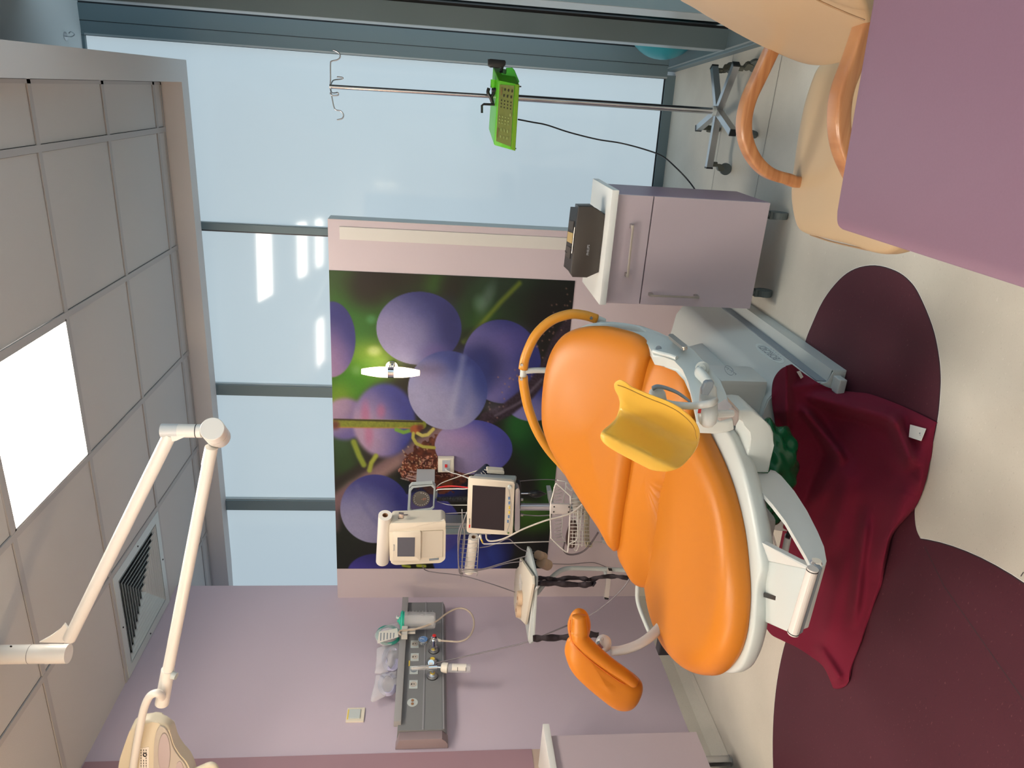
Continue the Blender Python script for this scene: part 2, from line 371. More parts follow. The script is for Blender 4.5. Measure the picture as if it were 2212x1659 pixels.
for z in (CZ-.004,):
    ov = [bm.verts.new((x, y, z)) for x, y in o_]; iv = [bm.verts.new((x, y, z)) for x, y in i_]; i2 = [bm.verts.new((x, y, z+.03)) for x, y in i_]; o2 = [bm.verts.new((x, y, z+.008)) for x, y in o_]
    for i in range(4): j = (i+1) % 4; bm.faces.new((ov[i], ov[j], iv[j], iv[i])); bm.faces.new((iv[i], iv[j], i2[j], i2[i])); bm.faces.new((ov[i], ov[j], o2[j], o2[i]))
for sxx, syy in ((-1, 0), (1, 0), (0, -1), (0, 1)): cyl(bm, (vcx+sxx*.26, vcy+syy*.26, CZ-.007), (vcx+sxx*.26, vcy+syy*.26, CZ-.003), .004, n=8, mi=1)
obj('face_plate', bm, [WHITE, DARK], t)
for k in range(9):
    a = half-.006-k*.025; b = a-.015; bm = B(); sq = ((-1, -1), (1, -1), (1, 1), (-1, 1))
    if b < .01: b = .004
    lo = [bm.verts.new((vcx+x*a, vcy+y*a, CZ-.003)) for x, y in sq]; hi = [bm.verts.new((vcx+x*b, vcy+y*b, CZ+.012)) for x, y in sq]; hj = [bm.verts.new((vcx+x*(b-.0015), vcy+y*(b-.0015), CZ+.012)) for x, y in sq]; lj = [bm.verts.new((vcx+x*(a-.0025), vcy+y*(a-.0025), CZ-.003)) for x, y in sq]
    for i in range(4):
        j = (i+1) % 4
        for q in ((lo[i], lo[j], hi[j], hi[i]), (lj[i], lj[j], hj[j], hj[i]), (lo[i], lo[j], lj[j], lj[i])): bm.faces.new(q)
    obj('slat', bm, WHITE, t)
obj('duct', box(B(), (vcx-half, vcy-half, CZ+.03), (vcx+half, vcy+half, CZ+.045)), DARK, t)

# far glazing: panes, mullions, sill
mull = [(480, 486, 507, 540), (826, 830, 858, 600), (1072, 1078, 1102, 600)]
edges = []
bmF = []
for k, (y0, ya, y1, xx) in enumerate(mull):
    a, b = GP(xx, y0), GP(xx, y1); d = Vector((1, .068, 0)).normalized(); nrm = Vector((.068, -1, 0)).normalized()
    c = (a+b)/2; wdt = (a-b).length-.012; bm = B()
    def obx(c0, hw, d0, d1, z0, z1, mi=0):
        P = [c0-d*hw+nrm*d0, c0+d*hw+nrm*d0, c0+d*hw+nrm*d1, c0-d*hw+nrm*d1]; prism(bm, [Vector((p.x, p.y, z0)) for p in P], Z_*(z1-z0), mi)
    obx(c-d*.006, wdt/2-.012, -.03, .02, .0, 3.17, 1); obx(c+d*.006, wdt/2-.010, .02, .045, .0, 3.17, 0); obx(c+d*(wdt/2-.006), .006, -.03, .03, 0, 3.17, 2)  # dark body and pale right edge: shade and light put into the colour
    struct('trim_%d' % (k+3), bm, [ALU, mat('mullion_shade', (.06, .06, .07), .4), ALUL]); edges.append(c.x)
xsE = [.137]+edges+[-4.5]; 
for k in range(4):
    xa, xb = xsE[k], xsE[k+1]; bm = B(); P = [Vector((xb, gY(xb), .05)), Vector((xa, gY(xa), .05))]
    prism(bm, [P[0], P[1], P[1]+Z_*3.12, P[0]+Z_*3.12], Vector((-.068, 1, 0))*.02); struct('window_%d' % (k+1), bm, GLASS)
bm = B(); d = Vector((1, .068, 0)).normalized(); nrm = Vector((.068, -1, 0)).normalized()
def rail(z0, z1, d0, d1, mi): a = Vector((-4.5, gY(-4.5), z0)); b = Vector((.15, gY(.15), z0)); prism(bm, [a+nrm*d0, b+nrm*d0, b+nrm*d1, a+nrm*d1], Z_*(z1-z0), mi)
rail(0, .055, -.03, .018, 0); rail(.055, .062, -.02, .004, 1); rail(3.155, 3.17, -.03, .02, 0)
struct('trim_6', bm, [ALU, ALUD])

# right-hand facade: deep posts on a low rail, a bay with glazing beyond
bm = B(); a, b = Vector((wX(4.38), 4.38, 0)), Vector((wX(-1.2), -1.2, 0)); dr = (b-a).normalized(); nr = Vector((-dr.y, dr.x, 0))
if nr.x < 0: nr = -nr
prism(bm, [a, b, b+nr*.10, a+nr*.10], Z_*.05, 0, .003); prism(bm, [a+nr*.012+Z_*.05, b+nr*.012+Z_*.05, b+nr*.018+Z_*.05, a+nr*.018+Z_*.05], Z_*.004, 1); struct('trim_7', bm, [ALU, ALUL])
def post(n, Y, w0, dep, split=False):
    bm = B(); x = wX(Y)+(-.03 if split else .014); box(bm, (x, Y, .05), (x+w0, Y+dep, 3.17), 0)
    if split: box(bm, (x+.058, Y-.0012, .05), (x+.0605, Y, 3.17), 1); box(bm, (x-.010, Y-.002, .05), (x, Y+.03, 3.17), 2); box(bm, (x-.0115, Y-.004, .05), (x-.010, Y+.03, 3.17), 1)
    else: box(bm, (x-.001, Y+.012, .05), (x, Y+dep-.004, 3.17), 2)  # inner side face in a paler tone, its light put into the colour
    box(bm, (x+w0, Y+.008, .05), (x+w0+.012, Y+dep, 3.17), 1)
    struct('trim_%d' % n, bm, [ALU, ALUD, ALUL])
post(8, 4.36, .140, .05, True); post(9, 3.50, .084, .16); bm = B(); box(bm, (wX(3.4)+.12, 2.95, .05), (wX(3.4)+.13, 3.85, 3.17)); struct('dark_gap_sheet', bm, ALUD); post(10, 2.72, .090, .22); post(11, 1.9, .09, .2); post(12, .9, .09, .2); post(13, 0, .09, .2)  # dark sheet added between two posts so the gap reads black
bm = B(); box(bm, (.30, 4.42, 0), (1.2, 4.5, 3.17)); struct('wall_right_end', bm, mat('dark_end_panel', (.03, .035, .04), .5))
bm = B(); box(bm, (1.0, -1.2, .05), (1.02, 4.42, 3.1)); struct('window_5', bm, mat('frosted_side_glass', (.2, .26, .3), .2, emit=(.74, 1.0, 1.16), es=.9))
bm = B(); lathe(bm, (.405, 4.03, .0), (.405, 4.03, 1), [(.195-.195*math.cos(PI*i/22), .195*math.sin(PI*i/22)) for i in range(23)], 40)
tag(obj('exercise_ball', bm, TEAL, smooth=True), 'teal exercise ball half hidden between the grey posts', 'ball')
# ================================================================ BIRTHING BED
XC = -1.08
bed = thing('birthing_bed', 'orange birthing bed with white shell and reclined backrest standing mid room', 'birthing bed', (XC, 2.2, 0))
NB = Vector((0, -.643, .766)); PB = Vector((0, 1.9, .65))
# base running head to foot
half = [(.325, .0), (.325, .050), (.280, .055), (.280, .088), (.275, .095), (.262, .20), (.25, .225), (.215, .247), (.10, .262)]
full = [(XC+a, z) for a, z in half]+[(XC-a, z) for a, z in reversed(half)]
bm = B(); prism(bm, [Vector((x, 2.075, z)) for x, z in full], Y_*.98)
bmesh.ops.bevel(bm, geom=[e for e in bm.edges if abs(e.verts[0].co.y-e.verts[1].co.y) < 1e-5], offset=.004, segments=2, affect='EDGES')
base = obj('base', bm, WHITE, bed, auto=35)
bm = B(); box(bm, (XC+.2802, 2.09, .054), (XC+.284, 3.05, .088)); obj('grey_strip', bm, GREYP, bed)
bm = B(); box(bm, (XC+.26, 2.03, .02), (XC+.31, 2.075, .045), 0, .004); obj('base_end_lip', bm, WHITE, bed)
fn = (Vector((XC+.275, 0, .095)), Vector((XC+.262, 0, .20))); up = (fn[1]-fn[0]).normalized(); nx = up.cross(Y_)*-1
if nx.x < 0: nx = -nx
P0, N0 = Vector((XC+.275, 0, .095)), nx
lp = AP(1662, 763, P0, N0)+N0*.0006
ell = [lp+Y_*(.105*math.cos(a))+up*(.028*math.sin(a)) for a in [2*PI*i/40 for i in range(40)]]
lg = obj('logo_plate', prism(B(), ell, N0*.0004), mat('pale_logo_ground', (.63, .70, .70), .35), bed)
P1 = [lp+Y_*a+up*b for a, b in ((.072, -.013), (.078, .009), (.069, .014), (-.070, .014), (-.082, 0), (-.074, -.013))]
bm = B(); tube(bm, [p+N0*.0008 for p in rounded(P1, .008)], .0007, 5, 0, True)
tube(bm, [lp+N0*.0008+Y_*.006+up*.014, lp+N0*.0008-Y_*.002-up*.013], .0006, 5, 0); obj('logo_outline', bm, GREYP, lg)
lettering('lettering', 'BORCAD', lp+N0*.0008, Y_, up, .034, GREYP, lg)
bm = B(); 
for k in range(5): box(bm, lp+N0*.0006-Y_*(-.04+.02*k)-up*.022, lp+N0*.0012-Y_*(-.03+.02*k)-up*.0205)
obj('small_lettering', bm, GREYP, lg)
# caster and brake lever at the head end
for s in (1, -1):
    bm = B(); tube(bm, [AY(1514, 672, 2.98)+X_*(0 if s == 1 else -.5), AY(1500, 693, 2.98)+X_*(0 if s == 1 else -.5), AY(1494, 718, 2.98)+X_*(0 if s == 1 else -.5)], .010, 8, 6, flat=(1, .5)); obj('brake_lever', bm, mat('lever_grey', (.05, .055, .055), .4), bed)
bm = B(); box(bm, AY(1507, 665, 3.0), AY(1515, 684, 3.03), 0, .003); obj('socket', bm, DARK, bed)
# lifting column
bm = B(); box(bm, (XC-.27, 2.10, .24), (XC+.272, 2.25, .405), 0, .018); col = obj('column', bm, WHITE, bed, auto=40)
bm = B(); prism(bm, [Vector((XC+.20, 2.35, .2)), Vector((XC+.20, 2.75, .2)), Vector((XC+.2, 2.5, .55)), Vector((XC+.2, 2.3, .55))], X_*-.4, 0, .02); obj('column_cover', bm, WHITE, bed, auto=40)
bm = B(); box(bm, (XC+.20, 2.20, .39), (XC+.255, 2.30, .52), 0, .01); obj('column_neck', bm, mat('mid_grey_plastic', (.26, .28, .33), .4), bed)
c_ = AX(1575, 800, XC+.2725); bm = B(); tube(bm, [c_+Y_*(.045*math.cos(a))+Z_*(.014*math.sin(a)+.03*math.cos(a)*-.35) for a in [2*PI*i/20 for i in range(20)]], .0007, 5, 3, True)
em = obj('emblem', bm, GREYP, col)
for k in range(3): bm = B(); tube(bm, [c_+Y_*(.03-.025*k)+Z_*(.002-.005*k), c_+Y_*(.018-.025*k)+Z_*(-.006-.003*k), c_+Y_*(.008-.025*k)+Z_*(.004-.004*k)], .0007, 5, 3); obj('emblem_stroke', bm, GREYP, col)

# backrest
bo = [(1176, 900), (1177, 850), (1184, 795), (1199, 750), (1225, 719), (1262, 706), (1305, 704), (1345, 712), (1376, 722), (1396, 738), (1404, 765), (1398, 810), (1390, 860), (1380, 930), (1368, 1005), (1356, 1085), (1336, 1190), (1300, 1140), (1262, 1083), (1225, 1020), (1196, 970), (1181, 930)]
bm = B(); pillow(bm, px_p(bo, PB, NB), NB, .045, .045, 96, 9, 2.4, .014); obj('backrest_cushion', bm, ORANGE, bed, smooth=True)
bs = [(1186, 900), (1192, 800), (1212, 740), (1262, 703), (1310, 697), (1352, 700), (1384, 706), (1402, 735), (1398, 810), (1380, 930), (1345, 1130), (1300, 1120), (1240, 1030), (1200, 960)]
bm = B(); pillow(bm, px_p(bs, PB-NB*.05, NB), NB, .01, .04, 96, 6, 2.4); obj('backrest_shell', bm, WHITE, bed, smooth=True)
# lumbar cushion between back and seat
lo = [(1385, 775), (1420, 768), (1456, 777), (1478, 800), (1490, 838), (1497, 885), (1486, 950), (1460, 1030), (1446, 1100), (1434, 1180), (1420, 1240), (1412, 1266), (1392, 1270), (1370, 1261), (1352, 1232), (1336, 1196), (1341, 1130), (1360, 1030), (1376, 930), (1388, 850)]
PL = Vector((0, 1.905, .648)); NL = Vector((0, -.56, .83)).normalized()
bm = B(); pillow(bm, px_p(lo, PL, NL), NL, .03, .06, 96, 8, 2.4, .004)
for v in bm.verts:                                           # gathers in the vinyl next to the seat seam
    qx, qy = PX(v.co); 
    if 1395 < qx < 1452 and 1040 < qy < 1140:
        wgt = math.exp(-((qx-1425)/14)**2-((qy-1085)/40)**2); v.co += NL*(.009*math.sin((qy+qx*.9)*.42)-.010)*wgt
obj('lumbar_cushion', bm, ORANGE, bed, smooth=True)
# seat
so = [(1452, 1016), (1441, 1081), (1431, 1163), (1415, 1250), (1419, 1300), (1430, 1345), (1450, 1395), (1475, 1428), (1500, 1449), (1530, 1459), (1557, 1455), (1585, 1425), (1602, 1380), (1610, 1320), (1611, 1250), (1604, 1170), (1591, 1100), (1572, 1035), (1545, 970), (1515, 915), (1499, 905), (1480, 950)]
bm = B(); pillow(bm, px_z(so, .580), Z_, .055, .03, 110, 10, 2.6, .006)
ct = AZ(1520, 1200, .6)
for v in bm.verts:
    if v.co.z > .6:
        rr = ((v.co.x-ct.x)/.30)**2+((v.co.y-ct.y)/.22)**2
        if rr < 1: v.co.z -= .016*(1-rr)**2
seat = obj('seat_cushion', bm, ORANGE, bed, smooth=True)
sh = [(1500, 905), (1541, 916), (1566, 924), (1583, 942), (1597, 975), (1611, 1013), (1624, 1062), (1637, 1122), (1647, 1184), (1650, 1226), (1640, 1262), (1637, 1298), (1631, 1366), (1614, 1426), (1592, 1452), (1560, 1450), (1510, 1430), (1460, 1370), (1440, 1290), (1445, 1150), (1465, 1050), (1480, 960)]
bm = B(); pillow(bm, px_z(sh, .555), Z_, .012, .045, 110, 6, 3.0); obj('seat_shell', bm, WHITE, bed, smooth=True)
bm = B(); box(bm, (XC-.12, 1.55, .42), (XC+.10, 2.2, .53), 0, .02); obj('seat_frame', bm, mat('under_frame', (.30, .30, .30), .5), bed, auto=40)
# side rail joining back and seat
ro = [(1262, 704), (1298, 693), (1324, 695), (1351, 698), (1389, 703), (1419, 719), (1450, 727), (1481, 743), (1503, 757), (1527, 787), (1555, 821), (1568, 850), (1577, 880), (1584, 893), (1582, 905), (1566, 910), (1540, 911), (1504, 912), (1499, 880), (1487, 826), (1479, 797), (1460, 777), (1432, 770), (1410, 767), (1403, 750), (1393, 728), (1368, 714), (1330, 708)]
PR, NR = Vector((-.652, 0, 0)), Vector((.94, -.12, .32)).normalized()
PR = Vector((-.652, 1.75, .64))
bm = B(); prism(bm, px_p(ro, PR, NR), -NR*.035, 0, .006, 3); rail_ = obj('side_rail', bm, WHITE, bed, auto=50)
def RP(x, y, o=0): return AP(x, y, PR+NR*o, NR)
a, b = RP(1448, 729, .022), RP(1482, 757, .022); bm = B(); dd = (b-a).normalized(); sd = dd.cross(NR)
prism(bm, rounded([a-sd*.007, b-sd*.007, b+sd*.007, a+sd*.007], .006), NR*.012, 0, .002); cyl(bm, RP(1456, 738, 0), RP(1456, 738, .022), .004); cyl(bm, RP(1476, 752, 0), RP(1476, 752, .022), .004)
obj('chrome_handle', bm, NICKEL, bed)
bm = B(); cyl(bm, RP(1422.7, 753, 0), RP(1422.7, 753, .002), .0085); obj('bore', bm, GREYP, bed)
bm = B(); tube(bm, [RP(1412, 758, .006), RP(1425, 762, .006), RP(1445, 767, .006), RP(1462, 773, .005)], .0065); obj('rail_lip', bm, WHITE, bed)
bm = B(); tube(bm, [RP(1351, 704, .004), RP(1358, 703, .004)], .003); obj('rail_slot', bm, BLACK, bed)
# handle hoop round the head
HY = 2.33
hp = [(1306, 695), (1290, 689), (1262, 681), (1230, 679), (1190, 693), (1157, 724), (1136, 768), (1131, 800), (1131, 830), (1141, 880), (1160, 930), (1186, 972), (1214, 1004), (1240, 1035)]
bm = B(); tube(bm, px_y(hp, HY), .0115, 14, 6); tube(bm, [AY(1131, 802, HY), AY(1155, 800, HY), AY(1190, 800, HY)], .010, 12, 6); hoop = obj('head_hoop', bm, WHITE, bed, smooth=True)
bm = B(); tube(bm, px_y([(1289, 689), (1262, 681), (1230, 679), (1190, 693), (1157, 724), (1136, 768), (1130, 797)], HY), .0165, 16, 6); g1 = obj('grip', bm, HOOPC, hoop, smooth=True)
bm = B(); tube(bm, px_y([(1130, 813), (1132, 835), (1141, 880), (1160, 930), (1186, 972), (1214, 1004), (1238, 1033)], HY), .0165, 16, 6); obj('grip', bm, HOOPC, hoop, smooth=True)
for x, y in ((1277, 687), (1127, 788), (1126, 819)): bm = B(); p = AY(x, y, HY-.016); cyl(bm, p, p-Y_*.003, .006, .005, 14); obj('screw', bm, CHROME, hoop)

# right leg rest with its clamp
LY = 1.44
def L(x, y, o=0): return AY(x, y, LY+o)
bm = B(); tube(bm, [RP(1508, 803, .012), RP(1520, 815, .018), RP(1534, 832, .022)], .017, 12, 5, flat=(1, .6)); obj('clamp_arm', bm, WHITE, bed, smooth=True)
bm = B(); cyl(bm, RP(1517, 795, .0), RP(1517, 795, .020), .018, .017, 24); cyl(bm, RP(1517, 795, .02), RP(1517, 795, .025), .010, .009, 20); obj('clamp_knob', bm, WHITE, bed)
bm = B(); ax0, ax1 = L(1530, 826, .02), L(1530, 914, 0); ln = (ax1-ax0).length
lathe(bm, ax0, ax1, [(0, .001), (.004, .012), (.012, .018), (ln*.5, .0205), (ln-.02, .0215), (ln-.008, .015), (ln-.001, .006), (ln, .001)], 24); lathe(bm, L(1529, 874, 0), L(1529, 920, -.012), [(0, .001), (.002, .021), (.03, .0215), (.042, .018), (.05, .010), (.053, .001)], 24)
clamp = obj('clamp_body', bm, WHITEB, bed, smooth=True)
bm = B(); prism(bm, px_y([(1523, 828), (1528, 824), (1541, 824), (1544, 828), (1541, 838), (1530, 856), (1517, 854), (1517, 842)], LY-.022), Y_*.014, 0, .003); obj('release_flap', bm, GREYP, clamp)
bm = B(); box(bm, L(1509, 884, -.023), L(1513, 892, -.021)); obj('red_label', bm, RED, clamp)
bm = B(); cyl(bm, L(1545, 894, .01), L(1581, 893, .03), .0095, .0085, 18); obj('pivot_pin', bm, WHITEB, bed)
bm = B(); prism(bm, px_y([(1549, 900), (1582, 878), (1598, 892), (1598, 908), (1590, 922), (1556, 918)], LY+.07), Y_*.05, 0, .006); obj('hinge_block', bm, mat('taupe_metal', (.42, .37, .36), .35), bed)
bm = B(); tube(bm, [L(1546, 865, .0), L(1538, 870, -.03), L(1520, 874, -.03), L(1490, 877, -.01), L(1455, 874, .02), L(1430, 868, .04)], .0088, 12, 6, flat=(1, .7)); obj('rest_bracket', bm, WHITEB, bed, smooth=True)
bm = B(); a, b = L(1412, 836, .05), L(1426, 868, .04); ln = (b-a).length; lathe(bm, a, b, [(0, .001), (.004, .012), (.012, .0175), (.022, .019), (ln, .016)], 20); obj('ball_joint', bm, WHITEB, bed, smooth=True)
bm = B(); tube(bm, [L(1410, 839, .035), L(1420, 835, .03), L(1438, 838, .03), L(1461, 847, .02), L(1478, 858, .01), L(1491, 868, 0)], lambda t: .0062*(1-.5*t), 10, 6, flat=(1, .7)); obj('release_lever', bm, GREYP, bed, smooth=True)
yo = [(1327, 830), (1332, 824), (1341, 821), (1354, 827), (1368, 837), (1406, 853), (1443, 867), (1468, 880), (1495, 902), (1508, 921), (1512, 940), (1506, 965), (1492, 986), (1470, 1008), (1443, 1018), (1411, 1016), (1392, 1008), (1365, 994), (1324, 972), (1303, 956), (1297, 943), (1302, 932), (1316, 921), (1329, 907), (1336, 891), (1339, 872), (1335, 856), (1328, 842)]
def bend(bm, Y0, a, b, half_w, sag, lift=0):
    """push the middle of the cushion away from the viewer along the trough axis a-b"""
    ax_ = Vector((b[0]-a[0], b[1]-a[1])); L_ = ax_.length; ax_ /= L_; nn = Vector((-ax_.y, ax_.x))
    for v in bm.verts:
        x, y = PX(v.co); q = Vector((x-a[0], y-a[1])); s = q.dot(nn)/half_w; t = q.dot(ax_)/L_
        dY = sag*(1-min(1, abs(s))**1.7)+lift*t; v.co = EYE+(v.co-EYE)*((v.co.y+dY)/v.co.y)
bm = B(); pillow(bm, px_y(yo, 1.37), -Y_, .012, .022, 140, 8, 2.0, 0); bmesh.ops.subdivide_edges(bm, edges=[e for e in bm.edges if e.calc_length() > .012], cuts=2, use_grid_fill=True); bend(bm, 1.37, (1335, 880), (1505, 965), 62, .075)
obj('leg_rest_cushion', bm, YELLOW, bed, smooth=True)
bm = B(); pts = [(1334, 832), (1352, 838), (1400, 860), (1440, 876), (1470, 893), (1497, 920), (1504, 948)]; tube(bm, [AY(x, y, 1.352) for x, y in pts], .0012, 6, 6); obj('piping', bm, mat('mustard_seam', (.45, .24, .03), .5), bed, smooth=True)
# left leg rest seen from behind
OY = 1.62
oo = [(1252, 1315), (1267, 1322), (1275, 1342), (1272, 1360), (1267, 1373), (1278, 1389), (1318, 1421), (1359, 1448), (1382, 1465), (1389, 1480), (1382, 1503), (1368, 1524), (1347, 1530), (1324, 1523), (1295, 1502), (1258, 1471), (1232, 1443), (1220, 1411), (1221, 1393), (1229, 1373), (1226, 1353), (1231, 1333), (1240, 1320)]
o1_ = [(1222, 1390), (1230, 1376), (1246, 1372), (1264, 1384), (1300, 1410), (1340, 1436), (1374, 1460), (1388, 1478), (1383, 1503), (1368, 1524), (1347, 1530), (1324, 1523), (1295, 1502), (1258, 1471), (1232, 1443), (1220, 1411)]
o2_ = [(1252, 1315), (1267, 1322), (1275, 1342), (1272, 1362), (1264, 1388), (1248, 1396), (1231, 1378), (1226, 1353), (1231, 1333), (1240, 1320)]
bm = B(); pillow(bm, px_y(o1_, OY), -Y_, .045, .02, 100, 8, 2.2, .006); pillow(bm, px_y(o2_, OY), -Y_, .040, .02, 60, 8, 2.0, .0)
obj('leg_rest_cushion', bm, ORANGE, bed, smooth=True)
bm = B(); tube(bm, [AY(1251, 1330, OY-.035), AY(1252, 1362, OY-.05), AY(1253, 1378, OY-.055), AY(1278, 1404, OY-.055), AY(1315, 1434, OY-.05), AY(1350, 1458, OY-.045), AY(1370, 1474, OY-.035)], lambda t: .026-.010*t if t > .25 else .020+.006*t/.25, 16, 7); obj('rim_roll', bm, ORANGE, bed, smooth=True)
bm = B(); tube(bm, [AY(1232, 1340, OY-.047), AY(1231, 1362, OY-.05), AY(1238, 1388, OY-.062), AY(1262, 1415, OY-.07), AY(1300, 1445, OY-.066), AY(1335, 1470, OY-.058), AY(1350, 1478, OY-.05)], .0016, 6, 6); obj('piping', bm, mat('orange_seam', (.55, .12, .01), .5), bed, smooth=True)
bm = B(); a, b = AY(1300, 1379, OY), AY(1309, 1402, OY+.02); ln = (b-a).length; lathe(bm, a, b, [(0, .001), (.004, .010), (.012, .0185), (.022, .0225), (.034, .0215), (.05, .017)], 24); cyl(bm, AY(1300, 1379, OY-.012), AY(1301, 1380, OY), .004, n=12); obj('ball_joint', bm, WHITEB, bed, smooth=True)
bm = B(); tube(bm, [AY(1292, 1388, OY-.012), AY(1300, 1398, OY-.012)], .006, 8, 0); obj('joint_pin', bm, CHROME, bed)
bm = B(); tube(bm, [AY(1318, 1407, OY+.01), AY(1345, 1404, OY+.01), AY(1375, 1394, OY+.02), AY(1400, 1379, OY+.04), AY(1425, 1355, OY+.08), AY(1450, 1318, OY+.14), AY(1463, 1285, OY+.2)], .0135, 14, 6, flat=(1.15, .85)); obj('rest_arm', bm, WHITEB, bed, smooth=True)
bm = B(); tube(bm, [AY(1378, 1255, 2.25), AY(1377, 1290, 2.25), AY(1383, 1317, 2.22), AY(1402, 1364, 2.15)], .0085, 12, 6); obj('side_tube', bm, WHITE, bed, smooth=True)
bm = B(); tube(bm, [AY(1396, 1296, 2.2), AY(1404, 1300, 2.2), AY(1410, 1308, 2.2), AY(1420, 1309, 2.2)], .009, 8, 5, flat=(1, .5)); obj('brake_lever', bm, BLACK, bed, smooth=True)
bm = B(); box(bm, AY(1428, 1383, 2.0), AY(1452, 1399, 2.04), 0, .004); obj('caster', bm, BLACK, bed)

# foot end: bracket, side blade, foot plate box and roller
eb = [(1597, 886), (1612, 885), (1627, 887), (1645, 903), (1666, 922), (1672, 937), (1672, 962), (1661, 1022), (1616, 1022), (1609, 1011), (1616, 970), (1628, 947), (1626, 931), (1612, 915), (1597, 907)]
bm = B(); prism(bm, px_y(eb, 1.56), Y_*.10, 0, .006, 3); obj('elbow_bracket', bm, WHITE, bed, auto=40)
bl = [(1607, 1011), (1620, 1021), (1660, 1023), (1664, 1014), (1675, 1017), (1688, 1028), (1716, 1061), (1743, 1103), (1766, 1148), (1780, 1181), (1786, 1211), (1781, 1222), (1770, 1227), (1757, 1226), (1749, 1219), (1742, 1203), (1720, 1165), (1697, 1126), (1670, 1091), (1629, 1043), (1614, 1032)]
bm = B(); prism(bm, px_x(bl, -.855), X_*-.010, 0, .0015); obj('side_blade', bm, WHITEB, bed, auto=40)
f4 = [AY(1648, 1209, 1.37), AY(1747, 1229, 1.19), AY(1709, 1369, 1.19), AY(1634, 1336, 1.37)]
bm = B(); prism(bm, f4, Vector((0, .02, -.05)), 0, .003); obj('foot_plate', bm, WHITE, bed, auto=40)
fN = (f4[1]-f4[0]).cross(f4[3]-f4[0]).normalized()
obj('plate_fold', prism(B(), [AY(1646, 1172, 1.37), AY(1750, 1226, 1.188), AY(1747, 1230, 1.188), AY(1648, 1209, 1.368)], Vector((0, .01, -.01))), WHITEB, bed)
sl = [AP(x, y, f4[0], fN) for x, y in ((1658, 1279), (1692, 1289), (1690, 1298), (1655, 1288))]; sn = (sl[1]-sl[0]).cross(sl[3]-sl[0]).normalized()
if sn.y > 0: sn = -sn
bm = B(); prism(bm, rounded([p+sn*.009 for p in sl], .002), -sn*.016); obj('slot', bm, BLACK, bed)
a, b = AY(1756, 1228, 1.165), AY(1713, 1369, 1.165); bm = B(); cyl(bm, a, b, .0115, n=20); obj('roller', bm, mat('roller_beige', (.62, .58, .55), .35), bed, smooth=False)
bm = B(); dv = (b-a).normalized(); prism(bm, [a+Vector((0, -.004, -.012)), a+Vector((0, .002, -.022)), a+Vector((0, .03, -.022)), a+Vector((0, .03, -.010))], b-a, 0, .002); obj('roller_guard', bm, GREYP, bed, auto=40)
for t_ in (.02, .97): bm = B(); cyl(bm, a.lerp(b, t_), a.lerp(b, t_+.012), .0122); obj('roller_ring', bm, BLACK, bed)
bm = B(); p = AX(1763, 1216, -.855); cyl(bm, p, p+X_*.006, .0125, .010, 20); obj('pivot_bolt', bm, CHROME, bed)
bm = B(); cyl(bm, AY(1703, 1156, 1.75), AY(1695, 1195, 1.75), .010); obj('gas_spring', bm, WHITE, bed, smooth=False)
bm = B(); tube(bm, [AY(1630, 1113, 1.7), AY(1648, 1122, 1.7), AY(1664, 1143, 1.7), AY(1673, 1168, 1.7), AY(1678, 1185, 1.7)], .003, 8); obj('cable', bm, WCAB, bed, smooth=True)
bm = B(); cyl(bm, AX(1700, 1153, -1.0), AX(1708, 1156, -1.0), .012); obj('spring_eye', bm, BLACK, bed)

# green bag hanging under the seat
obj('chassis', box(B(), (XC-.28, 1.86, .27), (XC+.02, 2.07, .36), 0, .01), mat('chassis_beige', (.30, .28, .25), .5), bed)
g = Vector(AY(1650, 1010, 1.90)); bm = B(); bmesh.ops.create_icosphere(bm, subdivisions=5, radius=1)
for v in bm.verts:
    n = v.co.copy(); k = 1+.06*math.sin(n.x*7+n.z*5)+.05*math.sin(n.z*11+n.y*6)+.03*math.sin(n.x*17-n.z*13)
    v.co = g+Vector((n.x*.15, n.y*.09, n.z*.095))*k
g2 = Vector(AY(1640, 1085, 1.90)); b2 = B(); bmesh.ops.create_icosphere(b2, subdivisions=4, radius=1)
for v in b2.verts:
    n = v.co.copy(); k = 1+.06*math.sin(n.x*7+n.z*5)+.05*math.sin(n.z*11+n.y*6); v.co = g2+Vector((n.x*.09, n.y*.08, n.z*.07))*k
_m = bpy.data.meshes.new('t'); b2.to_mesh(_m); b2.free(); bm.from_mesh(_m); bpy.data.meshes.remove(_m)
tag(obj('plastic_bag', bm, GREENB, smooth=True), 'crumpled dark green plastic bag stowed under the orange seat', 'bag')

# towel draped off the base onto the floor
def C4(l, t): R = spline([Vector((x, y, 0)) for x, y in l], 8); q = t*(len(R)-1); i = min(int(q), len(R)-2); return R[i].lerp(R[i+1], q-i)
eT = [(1711, 787), (1745, 812), (1790, 838), (1840, 846), (1880, 851), (1935, 871), (1985, 893), (2023, 912)]     # upper hem (photo right-hand side of the cloth)
eR = [(2023, 912), (2014, 960), (2008, 1000), (1998, 1045), (1976, 1097), (1930, 1152)]
eB = [(1711, 787), (1687, 797), (1670, 822), (1667, 862), (1673, 905), (1686, 965), (1704, 1015), (1709, 1055)]
eBL = [(1709, 1055), (1690, 1150), (1668, 1250), (1650, 1330), (1662, 1366), (1690, 1383), (1722, 1398), (1755, 1420), (1780, 1442), (1800, 1486)]
left = eB+eBL[1:]
right = [(2023, 912), (2014, 960), (2008, 1000), (1998, 1045), (1976, 1097), (1930, 1152), (1916, 1200), (1903, 1262), (1877, 1330), (1862, 1380), (1838, 1440), (1832, 1472)]
bot = [(1800, 1487), (1812, 1488), (1826, 1482), (1834, 1473)]
top = eT
